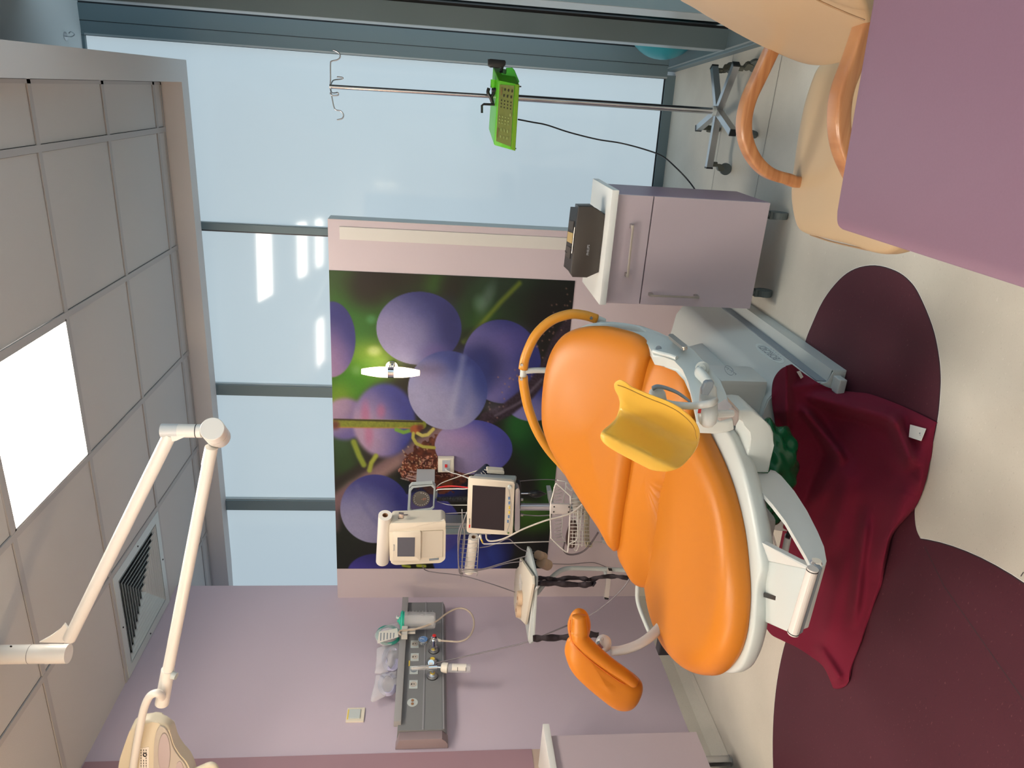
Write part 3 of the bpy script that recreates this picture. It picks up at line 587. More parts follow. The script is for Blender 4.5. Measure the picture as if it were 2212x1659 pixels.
def towel(u, v):
    # u across from the bed side to the free side, v down the cloth
    l, r_, t, b = C4(left, v), C4(right, v), C4(top, u), C4(bot, u)
    c00, c10, c01, c11 = Vector((*left[0], 0)), Vector((*right[0], 0)), Vector((*left[-1], 0)), Vector((*right[-1], 0))
    p = l*(1-u)+r_*u+t*(1-v)+b*v-(c00*(1-u)*(1-v)+c10*u*(1-v)+c01*(1-u)*v+c11*u*v)
    x, y = p.x, p.y
    z = .012+.215*math.exp(-max(0, (x-1700))/48)*math.exp(-max(0, (y-890))/150)
    def fold(x0, y0, x1, y1, w, h):
        d = Vector((x1-x0, y1-y0)); L = d.length; d /= L; q = Vector((x-x0, y-y0)); s = q.dot(d)/L; e = abs(q.x*d.y-q.y*d.x)
        return h*math.exp(-(e/w)**2)*max(0, min(1, (s+.15)*4))*max(0, min(1, (1.15-s)*4))
    k = 1
    z += fold(1745, 855, 1930, 905, 18, .050)+fold(1930, 905, 1968, 1000, 15, .055)+fold(1960, 1050, 1900, 1230, 24, .022)
    z += fold(1735, 885, 1815, 985, 13, .045)+fold(1815, 985, 1760, 1090, 20, .022)+fold(1830, 1010, 1800, 1180, 26, .022)+fold(1830, 1190, 1780, 1380, 22, .020)
    z += fold(1870, 1120, 1845, 1330, 13, .026)+fold(1742, 1110, 1700, 1330, 20, .020)+fold(1770, 1400, 1815, 1470, 12, .02)+fold(1990, 940, 1985, 1050, 14, .012)
    z += .0025*math.sin(x*.055+y*.02)+.002*math.sin(y*.06-x*.03)
    edge = min(u, 1-u, v, 1-v)
    if edge < .03: z = z*(.35+.65*edge/.03) if x > 1760 else z
    p = AZ(x, y, max(z, .004)); d = (p-EYE).normalized(); hit = tree.ray_cast(EYE, d)
    if hit[0] is not None:
        gap = (p-EYE).length-((hit[0]-EYE).length-.014); 
        p = p-d*(math.log(1+math.exp(min(gap/.012, 50)))*.012 if gap < .6 else gap)
    return p
from mathutils.bvhtree import BVHTree
_bm = B(); _bm.from_mesh(base.data); _bm.from_mesh(col.data); tree = BVHTree.FromBMesh(_bm)
bm = B(); grid(bm, towel, 90, 150); bm.normal_update(); ttree = BVHTree.FromBMesh(bm); o = obj('towel', bm, TOWEL, smooth=True); mod(o, 'SOLIDIFY', thickness=.005, offset=1)
tag(o, 'crumpled burgundy towel slipping off the bed base onto the plum floor', 'towel')
def TP(pts, off=.012):
    r = []
    for x, y in pts:
        d = ray(x, y).normalized(); h = ttree.ray_cast(EYE, d); r.append(h[0]-d*off if h[0] is not None else AZ(x, y, .05))
    c = sum(r, Vector())/len(r); n = (r[1]-r[0]).cross(r[-1]-r[0]).normalized()
    return [p-n*(p-c).dot(n) for p in r]
bm = B(); q = [(1965, 916), (1999, 925), (1996, 956), (1962, 943)]; P = TP(q); prism(bm, P, Z_*.0012); tg = obj('care_tag', bm, PAPER, o)
bm = B()
for k in range(3):
    for j in range(4): a = TP([(1969+6*j+k*.6, 933+k*5+j*2), (1973+6*j+k*.6, 934+k*5+j*2), (1971+6*j+k*.6, 935+k*5+j*2)], .014)[0]; box(bm, a, a+Vector((.005, .003, .0006)))
obj('print', bm, GREYP, tg)
bm = B(); prism(bm, TP([(1721, 803), (1728, 801), (1737, 814), (1730, 818)], .022), Z_*.0012); obj('care_tag', bm, PAPER, o)
# ================================================================ BEDSIDE CABINET, DOCK, IV POLE, PUMP
cab = thing('bedside_cabinet', 'mauve wheeled bedside cabinet with drawer, door and white top', 'cabinet', (-.51, 2.8, 0))
cx0, cx1, cy0, cy1 = -.715, -.313, 2.657, 2.975
bm = B(); box(bm, (cx0, cy0, .10), (cx1-.0015, cy1, .682)); obj('body', bm, MAUVE, cab)
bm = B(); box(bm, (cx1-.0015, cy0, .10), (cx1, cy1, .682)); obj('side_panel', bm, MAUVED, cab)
bm = B(); box(bm, (cx0-.001, 2.64, .545), (cx1+.001, cy0-.001, .677), 0, .0012); dwr = obj('drawer', bm, MAUVE, cab)
bm = B(); box(bm, (cx0-.001, 2.64, .102), (cx1+.001, cy0-.001, .541), 0, .0012); dr_ = obj('door', bm, MAUVE, cab)
bm = B(); box(bm, (-.714, 2.60, .683), (-.293, 2.955, .709), 0, .004); obj('top', bm, COUNT, cab, auto=40)
def bar_handle(par, a, b):
    bm = B(); a, b = Vector(a), Vector(b); d = (b-a).normalized(); s = d.cross(Y_).normalized()
    prism(bm, [a-s*.004, b-s*.004, b+s*.004, a+s*.004], -Y_*.006, 0, .001)
    for e, k in ((a, 1), (b, -1)): prism(bm, [e-s*.0055, e+d*k*.014-s*.0055, e+d*k*.014+s*.0055, e+s*.0055], Vector((0, 2.640-e.y, 0)), 0, .001)
    return obj('handle', bm, NICKEL, par)
bar_handle(dwr, AY(1367, 486, 2.615), AY(1355, 599, 2.615)); p, q = AY(1404, 638, 2.615), AY(1510, 642, 2.615); q.x = p.x; bar_handle(dr_, p, q)
for x, y in ((cx0+.05, 2.70), (cx1-.05, 2.70), (cx0+.05, 2.93), (cx1-.05, 2.93)):
    bm = B(); cyl(bm, (x-.012, y, .032), (x+.012, y, .032), .032); cyl(bm, (x, y, .06), (x, y, .10), .010); box(bm, (x-.016, y-.012, .035), (x+.016, y+.012, .072), 0, .004); obj('caster', bm, RUBBER, cab)

dk = thing('speaker_dock', 'dark bronze clock radio dock on the white top of the bedside cabinet', 'radio', tuple(AZ(1290, 525, .709)))
DY = 2.665
fo = [(1250, 446), (1282, 446), (1296, 459), (1297, 462), (1283, 588), (1268, 600), (1237, 599), (1233, 592)]
P = px_y(fo, DY); zmin = min(p.z for p in P)
for p in P: p.z = max(p.z, .7095)
P[3].z = P[4].z = .7095
bm = B(); prism(bm, P, Vector((0, .075, 0)), 0, .004); obj('front_grille', bm, BRONZE, dk, auto=40)
P2 = px_y([(1251, 449), (1296, 462), (1283, 588), (1237, 596)], DY)
top_ = [P[0]+Vector((-.003, .006, .0005)), P[-1]+Vector((.003, .006, .0005)), P[-1]+Vector((.012, .070, .018)), P[0]+Vector((-.012, .070, .018))]
bm = B(); prism(bm, top_, Vector((0, .0, -.02)), 0, .002); bk = obj('control_deck', bm, BLACK, dk)
def deck(u, v, o=.001): a = top_[0].lerp(top_[1], u); b = top_[3].lerp(top_[2], u); return a.lerp(b, v)+Z_*o
for u0, u1, v0, v1, m, nm in ((.22, .36, .25, .8, BRONZE, 'key_field'), (.63, .80, .25, .8, BRONZE, 'key_field'), (.40, .56, .2, .85, mat('gold_lcd', (.42, .30, .12), .3), 'display')):
    bm = B(); prism(bm, [deck(u0, v0), deck(u1, v0), deck(u1, v1), deck(u0, v1)], Z_*.0015); obj(nm, bm, m, bk)
bm = B(); tube(bm, [deck(.3, .04, .0025), deck(.7, .04, .0025)], .0022, 6, 0); obj('trim_strip', bm, NICKEL, bk)
p = AY(1224, 545, DY+.05); bm = B(); tube(bm, [p+Vector((0, 0, -.012)), p, p+Vector((.004, 0, .006)), p+Vector((.009, 0, .003))], .0012, 6, 5); obj('aerial_hook', bm, BLACK, dk)
lettering('lettering', 'PHILIPS', AY(1270.5, 540, DY-.0006), X_, Z_, .0125, LGREY, dk)

iv = thing('iv_pole', 'chrome drip stand with four hooks on a five legged wheeled base', 'drip stand', (-.014, 3.32, 0))
PX0, PY0 = -.014, 3.32; hubp = Vector((PX0, PY0, .105))
ends = [AZ(1543, 146, .105), AZ(1590, 140, .105), AZ(1583, 286, .105), AZ(1531, 361, .105), AZ(1509, 277, .105)]
for e in ends:
    bm = B(); d = (e-hubp); L_ = d.length; d.normalize(); s = d.cross(Z_); prism(bm, [hubp-s*.013-Z_*.014, hubp+s*.013-Z_*.014, hubp+s*.013+Z_*.014, hubp-s*.013+Z_*.014], e-hubp, 0, .002); lg_ = obj('leg', bm, STEEL, iv, auto=40)
    bm = B(); prism(bm, [e-s*.014-Z_*.015, e+s*.014-Z_*.015, e+s*.014+Z_*.015, e-s*.014+Z_*.015], d*.006); obj('end_cap', bm, BLACK, lg_)
    c = e-d*.014; o = d*.018; bm = B(); cyl(bm, Vector((c.x, c.y, .091)), Vector((c.x, c.y, .070)), .011); c2 = c+o
    prism(bm, rounded([Vector((c.x, c.y, .072))-s*.012, Vector((c2.x, c2.y, .060))+d*.012-s*.012, Vector((c2.x, c2.y, .030))+d*.004-s*.012, Vector((c.x, c.y, .050))-d*.004-s*.012], .008), s*.024, 0, .003); cs = obj('caster', bm, mat('olive_plastic', (.10, .105, .085), .45), lg_)
    bm = B(); w = Vector((c2.x, c2.y, .026)); cyl(bm, w-s*.008, w+s*.008, .026, n=24); obj('wheel', bm, RUBBER, cs)
bm = B(); cyl(bm, (PX0, PY0, .118), (PX0, PY0, .134), .021); obj('collar', bm, WHITE, iv)
TOPZ = AY(712, 187, PY0).z; TX = AY(712, 187, PY0).x
bm = B(); cyl(bm, (PX0, PY0, .12), (PX0-.004, PY0, 1.06), .0135, n=24); cyl(bm, (PX0-.004, PY0, 1.06), (TX, PY0, TOPZ), .0085, n=18); pole = obj('pole', bm, mat('pole_steel', (.62, .63, .65), .16, metal=1), iv, auto=40)
for pts, dy in ((((713, 187), (714, 170), (714, 138), (717, 132), (727, 130), (734, 125), (734, 117), (727, 111), (719, 108)), 0), (((713, 188), (718, 215), (722, 233), (727, 238), (736, 240), (742, 248), (739, 256), (728, 259)), 0), (((714, 186), (717, 178), (722, 173), (737, 171), (741, 169), (738, 167), (728, 166)), .09), (((714, 190), (716, 199), (722, 201), (729, 200), (731, 203), (729, 206), (717, 206), (713, 200)), -.09)):
    n_ = len(pts); bm = B(); tube(bm, [AY(x, y, PY0+dy*min(1, 3*i/n_)) for i, (x, y) in enumerate(pts)], .0026, 8, 6); obj('hook', bm, STEEL, iv, smooth=True)

pump = thing('infusion_pump', 'lime green infusion pump with keypad clamped to the drip stand', 'infusion pump', tuple(AY(1095, 240, 3.25)))
FY = 3.205
c1, c2, c3, c4 = AY(1077, 174, FY), AY(1122, 183, FY-.004), AY(1113, 326, FY), AY(1067, 313, FY)
ex = AY(1108, 148, FY+.125)-AY(1121, 178, FY)
bm = B(); prism(bm, rounded([c1, c2, c3, c4], .004), ex, 0, .003); body = obj('body', bm, LIME, pump, auto=40)
fnv = (c2-c1).cross(c4-c1).normalized(); fnv = -fnv if fnv.y > 0 else fnv
def FP(u, v, o=0): return c1.lerp(c2, u).lerp(c4.lerp(c3, u), v)+fnv*o      # u down the face, v along it
bm = B(); prism(bm, [FP(.06, .055, .0), FP(.76, .03, .0), FP(.78, .955, .0), FP(.08, .93, 0)], fnv*.0015); pn = obj('keypad_panel', bm, LIMED, body)
bm = B(); prism(bm, [FP(.80, .0, .001), FP(1, .0, .001), FP(1.0, 1.0, .001), FP(.80, .985, .001)], fnv*.006, 0, .002); obj('lower_edge', bm, mat('lime_edge', (.16, .36, .01), .35), body)
def key(u, v, ru, rv, m):
    c = FP(u, v, .0018); a = (FP(u+.01, v)-FP(u, v)).normalized(); b = (FP(u, v+.01)-FP(u, v)).normalized(); bm = B()
    prism(bm, [c+a*ru*math.cos(t)+b*rv*math.sin(t) for t in [2*PI*i/12 for i in range(12)]], fnv*.0025, 0, .0006, 1); obj('key', bm, m, pn)
K1, K2 = mat('dark_key', (.03, .03, .02), .2), mat('pale_key', (.34, .42, .14), .3)
for r in range(3): key(.30+.17*r+.03, .115, .0028, .006, K1); key(.27+.17*r+.03, .205, .0028, .006, K1)
for r in range(4):
    for k in range(3): key(.20+.15*r, .285+.05*k, .0023, .0034, K1); key(.17+.14*r, .53+.05*k, .0026, .0034, K2)
key(.66, .475, .0032, .007, K2)
for r in range(3): key(.28+.15*r, .735, .0028, .007, K2); key(.28+.15*r, .84, .0028, .006, K2)
for v, u, L2 in ((.15, .17, .018), (.79, .12, .022)): key(u, v, .0026, L2, mat('bronze_window', (.22, .15, .05), .25))
bm = B(); hk = [(1094, 146), (1107, 146), (1112, 152), (1122, 176), (1120, 180), (1085, 172), (1083, 157), (1092, 163), (1095, 160)]
prism(bm, px_y(hk, 3.27), Y_*.035, 0, .003); obj('pump_bracket', bm, mat('bright_lime', (.09, .68, .06), .3), body)
bm = B(); prism(bm, px_y([(1054, 128), (1060, 127), (1091, 130), (1093, 134), (1092, 141), (1086, 146), (1079, 145), (1060, 146), (1054, 142)], 3.27), Y_*.03, 0, .004); obj('clamp_knob', bm, BLACK, pump, auto=40)
bm = B(); a, b = AY(1085, 143, 3.285), AY(1079, 172, 3.285); ln = (b-a).length; lathe(bm, a, b, [(t*ln/12, .0075 if t % 2 else .0055) for t in range(13)], 14); obj('clamp_screw', bm, BLACK, pump)
bm = B(); a, b = AY(1067, 172, 3.26), AY(1066, 190, 3.26); cyl(bm, a, b, .0135, n=20); obj('lime_knob', bm, LIME, pump)
bm = B(); tube(bm, px_y([(1056, 190), (1054, 200), (1060, 212), (1064, 222), (1062, 210), (1068, 198), (1066, 190)], 3.25), .007, 10, 5); tube(bm, px_y([(1062, 195), (1074, 196), (1078, 205)], 3.25), .009, 10, 4); obj('wing_lever', bm, BLACK, pump, smooth=True)
bm = B(); tube(bm, px_y([(1068, 226), (1045, 225), (1041, 228), (1041, 244)], 3.25), .0048, 8, 0); obj('cord_hook', bm, BLACK, pump)
for x, y in ((1126, 187), (1115, 321)): bm = B(); p = AY(x-5, y, 3.23); cyl(bm, p, AY(x, y, 3.23), .0028, n=10); obj('foot', bm, BLACK, pump)
bm = B(); cps = [(1119, 258, 3.27), (1150, 264, 3.3), (1181, 270, 3.35), (1230, 286, 3.4), (1290, 301, 3.4), (1340, 309, 3.4), (1390, 322, 3.3), (1430, 337, 3.2), (1460, 362, 3.1), (1485, 388, 3.05), (1503, 412, 3.0), (1520, 440, 2.99)]
tube(bm, [AY(x, y, d) for x, y, d in cps], .0032, 8, 6); tag(obj('power_cable', bm, BLACK, smooth=True), 'black power cable hanging from the green pump to behind the bedside cabinet', 'cable')

# ================================================================ ARMCHAIR AND TABLE
ch = thing('armchair', 'beige leather armchair with bent beech arms behind the purple table', 'armchair', (0, 1.5, 0))
NS = Vector((-.94, 0, .34)).normalized(); PS = Vector((.10, 1.5, .52))
so2 = [(1785, 134), (1757, 190), (1737, 270), (1721, 380), (1718, 430), (1728, 485), (1745, 504), (1790, 516), (1850, 531), (1893, 546), (1926, 547), (1960, 520)]
P = px_z(so2, .46)+[Vector((-.10, 1.235, .46)), Vector((.08, 1.25, .46)), Vector((.14, 1.40, .46)), Vector((.14, 1.60, .46))]
bm = B(); pillow(bm, P, Z_, .025, .075, 100, 9, 3.0, .012); seat_ = obj('seat', bm, LEATH, ch, smooth=True)
q = [(1748, 506), (1790, 520), (1850, 534), (1882, 540), (1900, 536), (1895, 531)]; bm = B(); tube(bm, [AZ(x, y, .435)-Y_*.006 for x, y in q], .0018, 6, 5); obj('seam', bm, mat('leather_seam', (.35, .22, .12), .5), seat_)
bo2 = [(1450, -30), (1500, 12), (1560, 48), (1610, 76), (1660, 101), (1710, 123), (1750, 136), (1790, 137), (1830, 128), (1856, 116), (1882, 60), (1905, -40), (1930, -140), (1850, -190), (1700, -200), (1560, -140)]
P = px_p(bo2, PS, NS); P = [Vector((p.x, max(p.y, 1.14), p.z)) for p in P]
bm = B(); pillow(bm, P, NS, .012, .045, 100, 8, 2.4, .010); bk_ = obj('backrest', bm, LEATH, ch, smooth=True)
bm = B(); tube(bm, [AP(x, y, PS+NS*.020, NS) for x, y in ((1745, -14), (1768, 1), (1800, 16), (1835, 31), (1868, 44))], .0014, 6, 5); obj('seam', bm, mat('leather_seam', (.35, .22, .12), .5), bk_)
for pts, Yc in (([(1680, 78), (1662, 118), (1640, 165), (1617, 215), (1607, 262), (1611, 305), (1630, 345), (1660, 373), (1700, 386), (1730, 392)], 1.70), ([(1905, -30), (1880, 20), (1862, 75), (1843, 130), (1818, 200), (1812, 262), (1818, 312), (1832, 352), (1850, 385), (1880, 405)], 1.26)):
    P = px_y(pts, Yc); P.append(Vector((P[-1].x+.02, Yc, .30))); P.append(Vector((P[-1].x+.03, Yc, .12))); P.append(Vector((P[-1].x+.02, Yc, .0)))
    P = [P[0]+Vector((.05, 0, .02))]+P
    Q = spline(P, 7); bm = B(); rings = []
    for i, p in enumerate(Q):
        d = (Q[min(i+1, len(Q)-1)]-Q[max(i-1, 0)]).normalized(); nn = d.cross(Y_).normalized(); pts_ = rounded([p+Y_*.021+nn*.013, p-Y_*.021+nn*.013, p-Y_*.021-nn*.013, p+Y_*.021-nn*.013], .007, 3); rings.append([bm.verts.new(v) for v in pts_])
    for a, b in zip(rings, rings[1:]):
        for j in range(len(a)): bm.faces.new((a[j], a[(j+1) % len(a)], b[(j+1) % len(a)], b[j]))
    bm.faces.new(rings[0]); bm.faces.new(rings[-1]); obj('arm', bm, WOOD, ch, smooth=True)
for Yc in (1.70, 1.26): bm = B(); tube(bm, [(.13, Yc-.1*(Yc > 1.5), .44), (.15, Yc-.1*(Yc > 1.5), .3), (.20, Yc-.1*(Yc > 1.5), 0.0)], .016, 10, 5); obj('rear_leg', bm, WOOD, ch, smooth=True)
tb = thing('side_table', 'purple topped table with rounded corner in the near right foreground', 'table', (.1, .5, 0))
tc_ = AZ(1803, 490, .75); P = [Vector((tc_.x, tc_.y, .727)), Vector((tc_.x+.46, tc_.y+.048, .727)), Vector((tc_.x+.46, -.45, .727)), Vector((tc_.x+.02, -.45, .727))]
bm = B(); prism(bm, rounded(P, .022, 6), Z_*.023, 0, .0015); obj('tabletop', bm, TABLE, tb, auto=30)
for x, y in ((-.08, .93), (.25, .93), (-.05, -.38), (.25, -.38)): bm = B(); cyl(bm, (x, y, 0), (x, y, .727), .022); obj('leg', bm, ALU, tb)

# ================================================================ WASH UNIT ON THE LEFT
wu = thing('wash_cabinet', 'mauve low cabinet with white worktop against the left wall at the photo edge', 'cabinet', (-2.56, 1.6, 0))
XF = -2.45; a = AX(1172, 1575, XF); e = AX(1504, 1581, XF)
bm = B(); box(bm, (XL+.075, -.2, e.z), (XF, e.y, a.z-.03)); obj('body', bm, MAUVE, wu)
bm = B(); box(bm, (XL+.002, -.2, a.z-.028), (XF+.02, a.y+.01, a.z), 0, .004); obj('worktop', bm, COUNT, wu, auto=40)
p = AZ(1552, 1615, 0); bm = B(); cyl(bm, (-2.60, 2.20, .0), (-2.60, 2.20, e.z), .021, n=20); cyl(bm, (-2.60, 2.20, .0), (-2.60, 2.20, .008), .024, n=20); obj('leg', bm, STEEL, wu)
bm = B(); box(bm, (XL+.075, -.2, .01), (-2.56, 2.1, e.z)); obj('plinth', bm, DARK, wu)
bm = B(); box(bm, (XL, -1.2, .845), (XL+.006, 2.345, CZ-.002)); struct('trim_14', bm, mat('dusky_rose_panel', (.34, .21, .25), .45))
bm = B(); box(bm, (XL, 1.5, .80), (XL+.004, 2.345, .845)); struct('trim_15', bm, mat('tan_splashback', (.50, .38, .31), .45))

# light switch
c = AX(768, 1546, XL); bm = B(); box(bm, (XL, c.y-.040, c.z-.040), (XL+.008, c.y+.040, c.z+.040), 0, .002)
sw = tag(obj('light_switch', bm, CREAM), 'cream light switch with yellow strip on the lilac wall', 'light switch')
bm = B(); box(bm, (XL+.008, c.y-.026, c.z-.022), (XL+.013, c.y+.026, c.z+.030), 0, .002); obj('rocker', bm, WHITE, sw)
bm = B(); box(bm, (XL+.008, c.y-.028, c.z+.030), (XL+.0092, c.y+.028, c.z+.036)); obj('yellow_strip', bm, LTYEL, sw)

# ================================================================ CEILING-HUNG EXAMINATION LAMP
lm = thing('examination_lamp', 'white jointed examination lamp hanging from the ceiling on a post', 'medical lamp', tuple(AY(-20, 1412, 2.0)))
LYY = 2.0
b = AY(148, 1412, LYY); t_ = Vector((b.x, b.y, CZ))
bm = B(); cyl(bm, b, t_, .0300, n=40); cyl(bm, (b.x, b.y, b.z-.0005), (b.x, b.y, b.z+.065), .0308, n=40); 
for zz in (.115, .225): cyl(bm, (b.x, b.y, b.z+zz), (b.x, b.y, b.z+zz+.0012), .0303, n=40, mi=1)
for (x, y) in ((24, 1396), (108, 1429)): p = AY(x, y, LYY-.027); cyl(bm, p, p-Y_*.0015, .0035, n=10, mi=1)
lp_ = mat('lamp_paint', (.78, .76, .72), .3, spec=.5)
obj('ceiling_post', bm, [lp_, BLACK], lm, auto=40)
a1, a2 = AY(150, 1380, LYY), AY(368, 937, LYY)
bm = B(); cyl(bm, a1, a2, .0192, n=32); obj('upper_arm', bm, lp_, lm)
bm = B(); prism(bm, px_y([(84, 1388), (110, 1374), (130, 1361), (139, 1347), (150, 1362), (150, 1390)], LYY-.004), Y_*.008, 0, .002); obj('gusset', bm, lp_, lm)
e0, e1 = AY(349, 930, LYY), AY(436, 931, LYY)
bm = B(); cyl(bm, e0, e1, .0198, n=32); cyl(bm, e0.lerp(e1, .0), e0.lerp(e1, .42), .0202, n=32, mi=1); cyl(bm, e0.lerp(e1, .86), e0.lerp(e1, .88), .0204, n=32, mi=2); obj('elbow', bm, [lp_, mat('elbow_grey', (.60, .62, .63), .35), BLACK], lm)
bm = B(); prism(bm, px_y([(366, 938), (372, 936), (405, 940), (398, 945), (380, 953), (371, 954)], LYY-.018), Y_*.006, 0, .002); obj('gusset', bm, lp_, lm)
d0, d1 = AY(458, 926, LYY-.02), AY(473, 945, LYY+.055); ln = (d1-d0).length
bm = B(); lathe(bm, d0, d1, [(0, .0325), (.002, .0342), (ln*.45, .0342)], 40); lathe(bm, d0, d1, [(ln*.45, .0330), (ln*.49, .0330)], 40, 1); lathe(bm, d0, d1, [(ln*.49, .0342), (ln-.004, .0342), (ln, .0325)], 40); obj('joint_drum', bm, [lp_, BLACK], lm, auto=35)
bm = B(); cyl(bm, AY(457, 966, LYY+.02), AY(363, 1448, LYY), .0182, n=32); cyl(bm, AY(457, 966, LYY+.02), AY(449, 1004, LYY+.02), .0190, n=32); obj('lower_arm', bm, lp_, lm)
bm = B(); cyl(bm, AY(363, 1446, LYY), AY(350, 1519, LYY), .0212, .0228, n=32); obj('sleeve', bm, lp_, lm)
bm = B(); cyl(bm, AY(372, 1458, LYY-.01), AY(381, 1461, LYY-.014), .0125, .012, n=24); obj('thumb_screw', bm, WHITE, lm)
bm = B(); tube(bm, [AY(350, 1507, LYY-.01), AY(348, 1502, LYY-.04), AY(337, 1497, LYY-.055), AY(322, 1506, LYY-.05), AY(310, 1535, LYY-.04), AY(301, 1580, LYY-.03), AY(292, 1630, LYY-.02), AY(285, 1680, LYY-.01), AY(280, 1730, LYY)], .0128, 16, 7); obj('yoke', bm, lp_, lm, smooth=True)
HC = mat('lamp_cream', (.66, .60, .47), .4)
ho = [(315, 1559), (346, 1563), (361, 1571), (369, 1586), (376, 1609), (390, 1631), (405, 1649), (418, 1690), (410, 1760), (360, 1800), (290, 1790), (258, 1740), (254, 1690), (257, 1648), (268, 1612), (281, 1577), (291, 1565)]
bm = B(); prism(bm, resample(spline(px_y(ho, LYY), 4, True), 70), Y_*.045, 0, .012, 4); head = obj('lamp_head', bm, HC, lm, auto=40)
bm = B(); prism(bm, resample(spline(px_y([(346, 1566), (359, 1573), (367, 1588), (374, 1611), (388, 1633), (402, 1651), (414, 1690), (405, 1755), (350, 1770), (335, 1700), (333, 1640), (336, 1590)], LYY-.001), 4, True), 60), -Y_*.006, 0, .003); obj('face_panel', bm, mat('lamp_face', (.50, .46, .41), .4), head, auto=40)
def oval(cx, cy, rx, ry, Y): return [AY(cx+rx*math.cos(t), cy+ry*math.sin(t), Y) for t in [2*PI*i/36 for i in range(36)]]
bm = B(); prism(bm, oval(355, 1627, 12.5, 43, LYY-.0072), -Y_*.002, 0, .0008); obj('lens', bm, mat('lens_pink', (.50, .43, .44), .25), head)
bm = B(); prism(bm, oval(355, 1627, 13.5, 45, LYY-.0070), -Y_*.001); obj('lens_ring', bm, mat('lens_ring', (.30, .27, .25), .4), head)
bm = B(); prism(bm, oval(388, 1668, 9, 24, LYY-.0072), -Y_*.002, 0, .0008); obj('lens', bm, mat('lens_pink', (.50, .43, .44), .25), head)
bm = B(); prism(bm, px_y([(303, 1616), (322, 1613), (322, 1668), (300, 1670)], LYY-.0005), -Y_*.0008); lb = obj('rating_label', bm, PAPER, head)
bm = B()
for k in range(8):
    for j in range(3):
        x, y = 304+j*5.5, 1619+k*5.6
        if k in (2, 3) and j == 1: continue
        P = px_y([(x, y), (x+1.6, y), (x+1.6, y+3.6), (x, y+3.6)], LYY-.0015); prism(bm, P, -Y_*.0003)
prism(bm, oval(313, 1630.5, 4.6, 4.6, LYY-.0015), -Y_*.0004); prism(bm, px_y([(311, 1629), (314, 1628), (315.5, 1632), (312, 1632.5)], LYY-.002), -Y_*.0002, 1); obj('label_print', bm, [BLACK, PAPER], lb)
hh = AY(438, 1652, LYY); bm = B(); tube(bm, [AY(418, 1668, LYY), AY(440, 1658, LYY), AY(456, 1653, LYY), AY(466, 1662, LYY), AY(470, 1690, LYY)], .012, 12, 5); tube(bm, [AY(418, 1668, LYY), AY(400, 1690, LYY+.03)], .012, 12, 0); obj('steering_handle', bm, HC, lm, smooth=True)

# ================================================================ WALL LAMP, SOCKET BOX
wl = thing('wall_lamp', 'lit double cone wall lamp with chrome ring on the fruit mural', 'wall lamp', tuple(AY(845, 803, PY_)))
SY = 3.315
for (xa, xb, nm) in ((838, 780.5, 'glass_shade'), (851, 907, 'glass_shade')):
    a, b = AY(xa, 804, SY), AY(xb, 804, SY); b.x = a.x; ln = (b-a).length
    bm = B(); lathe(bm, a, b, [(0, .020), (.001, .0265), (ln*.35, .0255), (ln*.7, .020), (ln*.97, .0135), (ln-.0005, .012), (ln, .001)], 32); obj('glass_shade', bm, SCON, wl, auto=40)
a, b = AY(838, 804, SY), AY(851, 804, SY); b.x = a.x; bm = B(); cyl(bm, a, b, .0255, n=32); obj('chrome_ring', bm, CHROME, wl)
c = (a+b)/2; bm = B(); cyl(bm, c, (c.x, PY_-.004, c.z), .008); cyl(bm, (c.x+.004, PY_-.012, c.z), (c.x+.004, PY_-.003, c.z), .030, .032, n=32); obj('wall_mount', bm, CHROME, wl, auto=40)
wl2 = thing('wall_lamp', 'lit double cone wall lamp on the wall behind the viewer', 'wall lamp', (-.43, -1.2, 1.976))
for o in [o for o in bpy.data.objects if o.parent == wl]:
    c2_ = o.copy(); COL.objects.link(c2_); c2_.parent = wl2; c2_.matrix_parent_inverse = o.matrix_parent_inverse
    c2_.matrix_parent_inverse = Matrix.Rotation(PI, 4, 'Z') @ Matrix.Translation(-wl.location)
wl3 = thing('wall_lamp', 'double cone wall lamp added out of view on the left wall for warm light', 'wall lamp', (XL, .75, 1.95))  # unseen lamp added to warm the lamp post from the left
for o in [o for o in bpy.data.objects if o.parent == wl]:
    c3_ = o.copy(); COL.objects.link(c3_); c3_.parent = wl3
    c3_.matrix_parent_inverse = Matrix.Rotation(PI/2, 4, 'Z') @ Matrix.Translation(-wl.location)
pl = bpy.data.lights.new('warm_fill', 'POINT'); pl.energy = 26; pl.color = (1, .72, .38); pl.shadow_soft_size = .05  # extra point light added to strengthen the warm fill from this side
po = bpy.data.objects.new('warm_fill', pl); COL.objects.link(po); po.location = (XL+.16, .75, 1.95)
ob = thing('socket_box', 'cream wall socket box with red plug on the fruit mural', 'socket', tuple(AY(963, 1004, PY_)))
P = [AY(946, 989, PY_-.03), AY(981, 989, PY_-.03), AY(981, 1020, PY_-.03), AY(946, 1020, PY_-.03)]; P = [Vector((p.x, PY_-.003, p.z)) for p in P]
bm = B(); prism(bm, P, -Y_*.034, 0, .007); obj('frame', bm, CREAM, ob, auto=40)
yf = PY_-.0375; bm = B(); P = px_y([(955.5, 994), (972, 994), (972, 1018), (955.5, 1018)], yf); prism(bm, P, -Y_*.002); obj('insert', bm, LGREY, ob)
bm = B(); box(bm, AY(961, 1003, yf-.002), AY(966, 1010, yf-.006)); obj('red_plug', bm, RED, ob)
bm = B(); cyl(bm, AY(963, 1014, yf-.002), AY(964, 1016, yf-.03), .0045); obj('white_plug', bm, WCAB, ob)
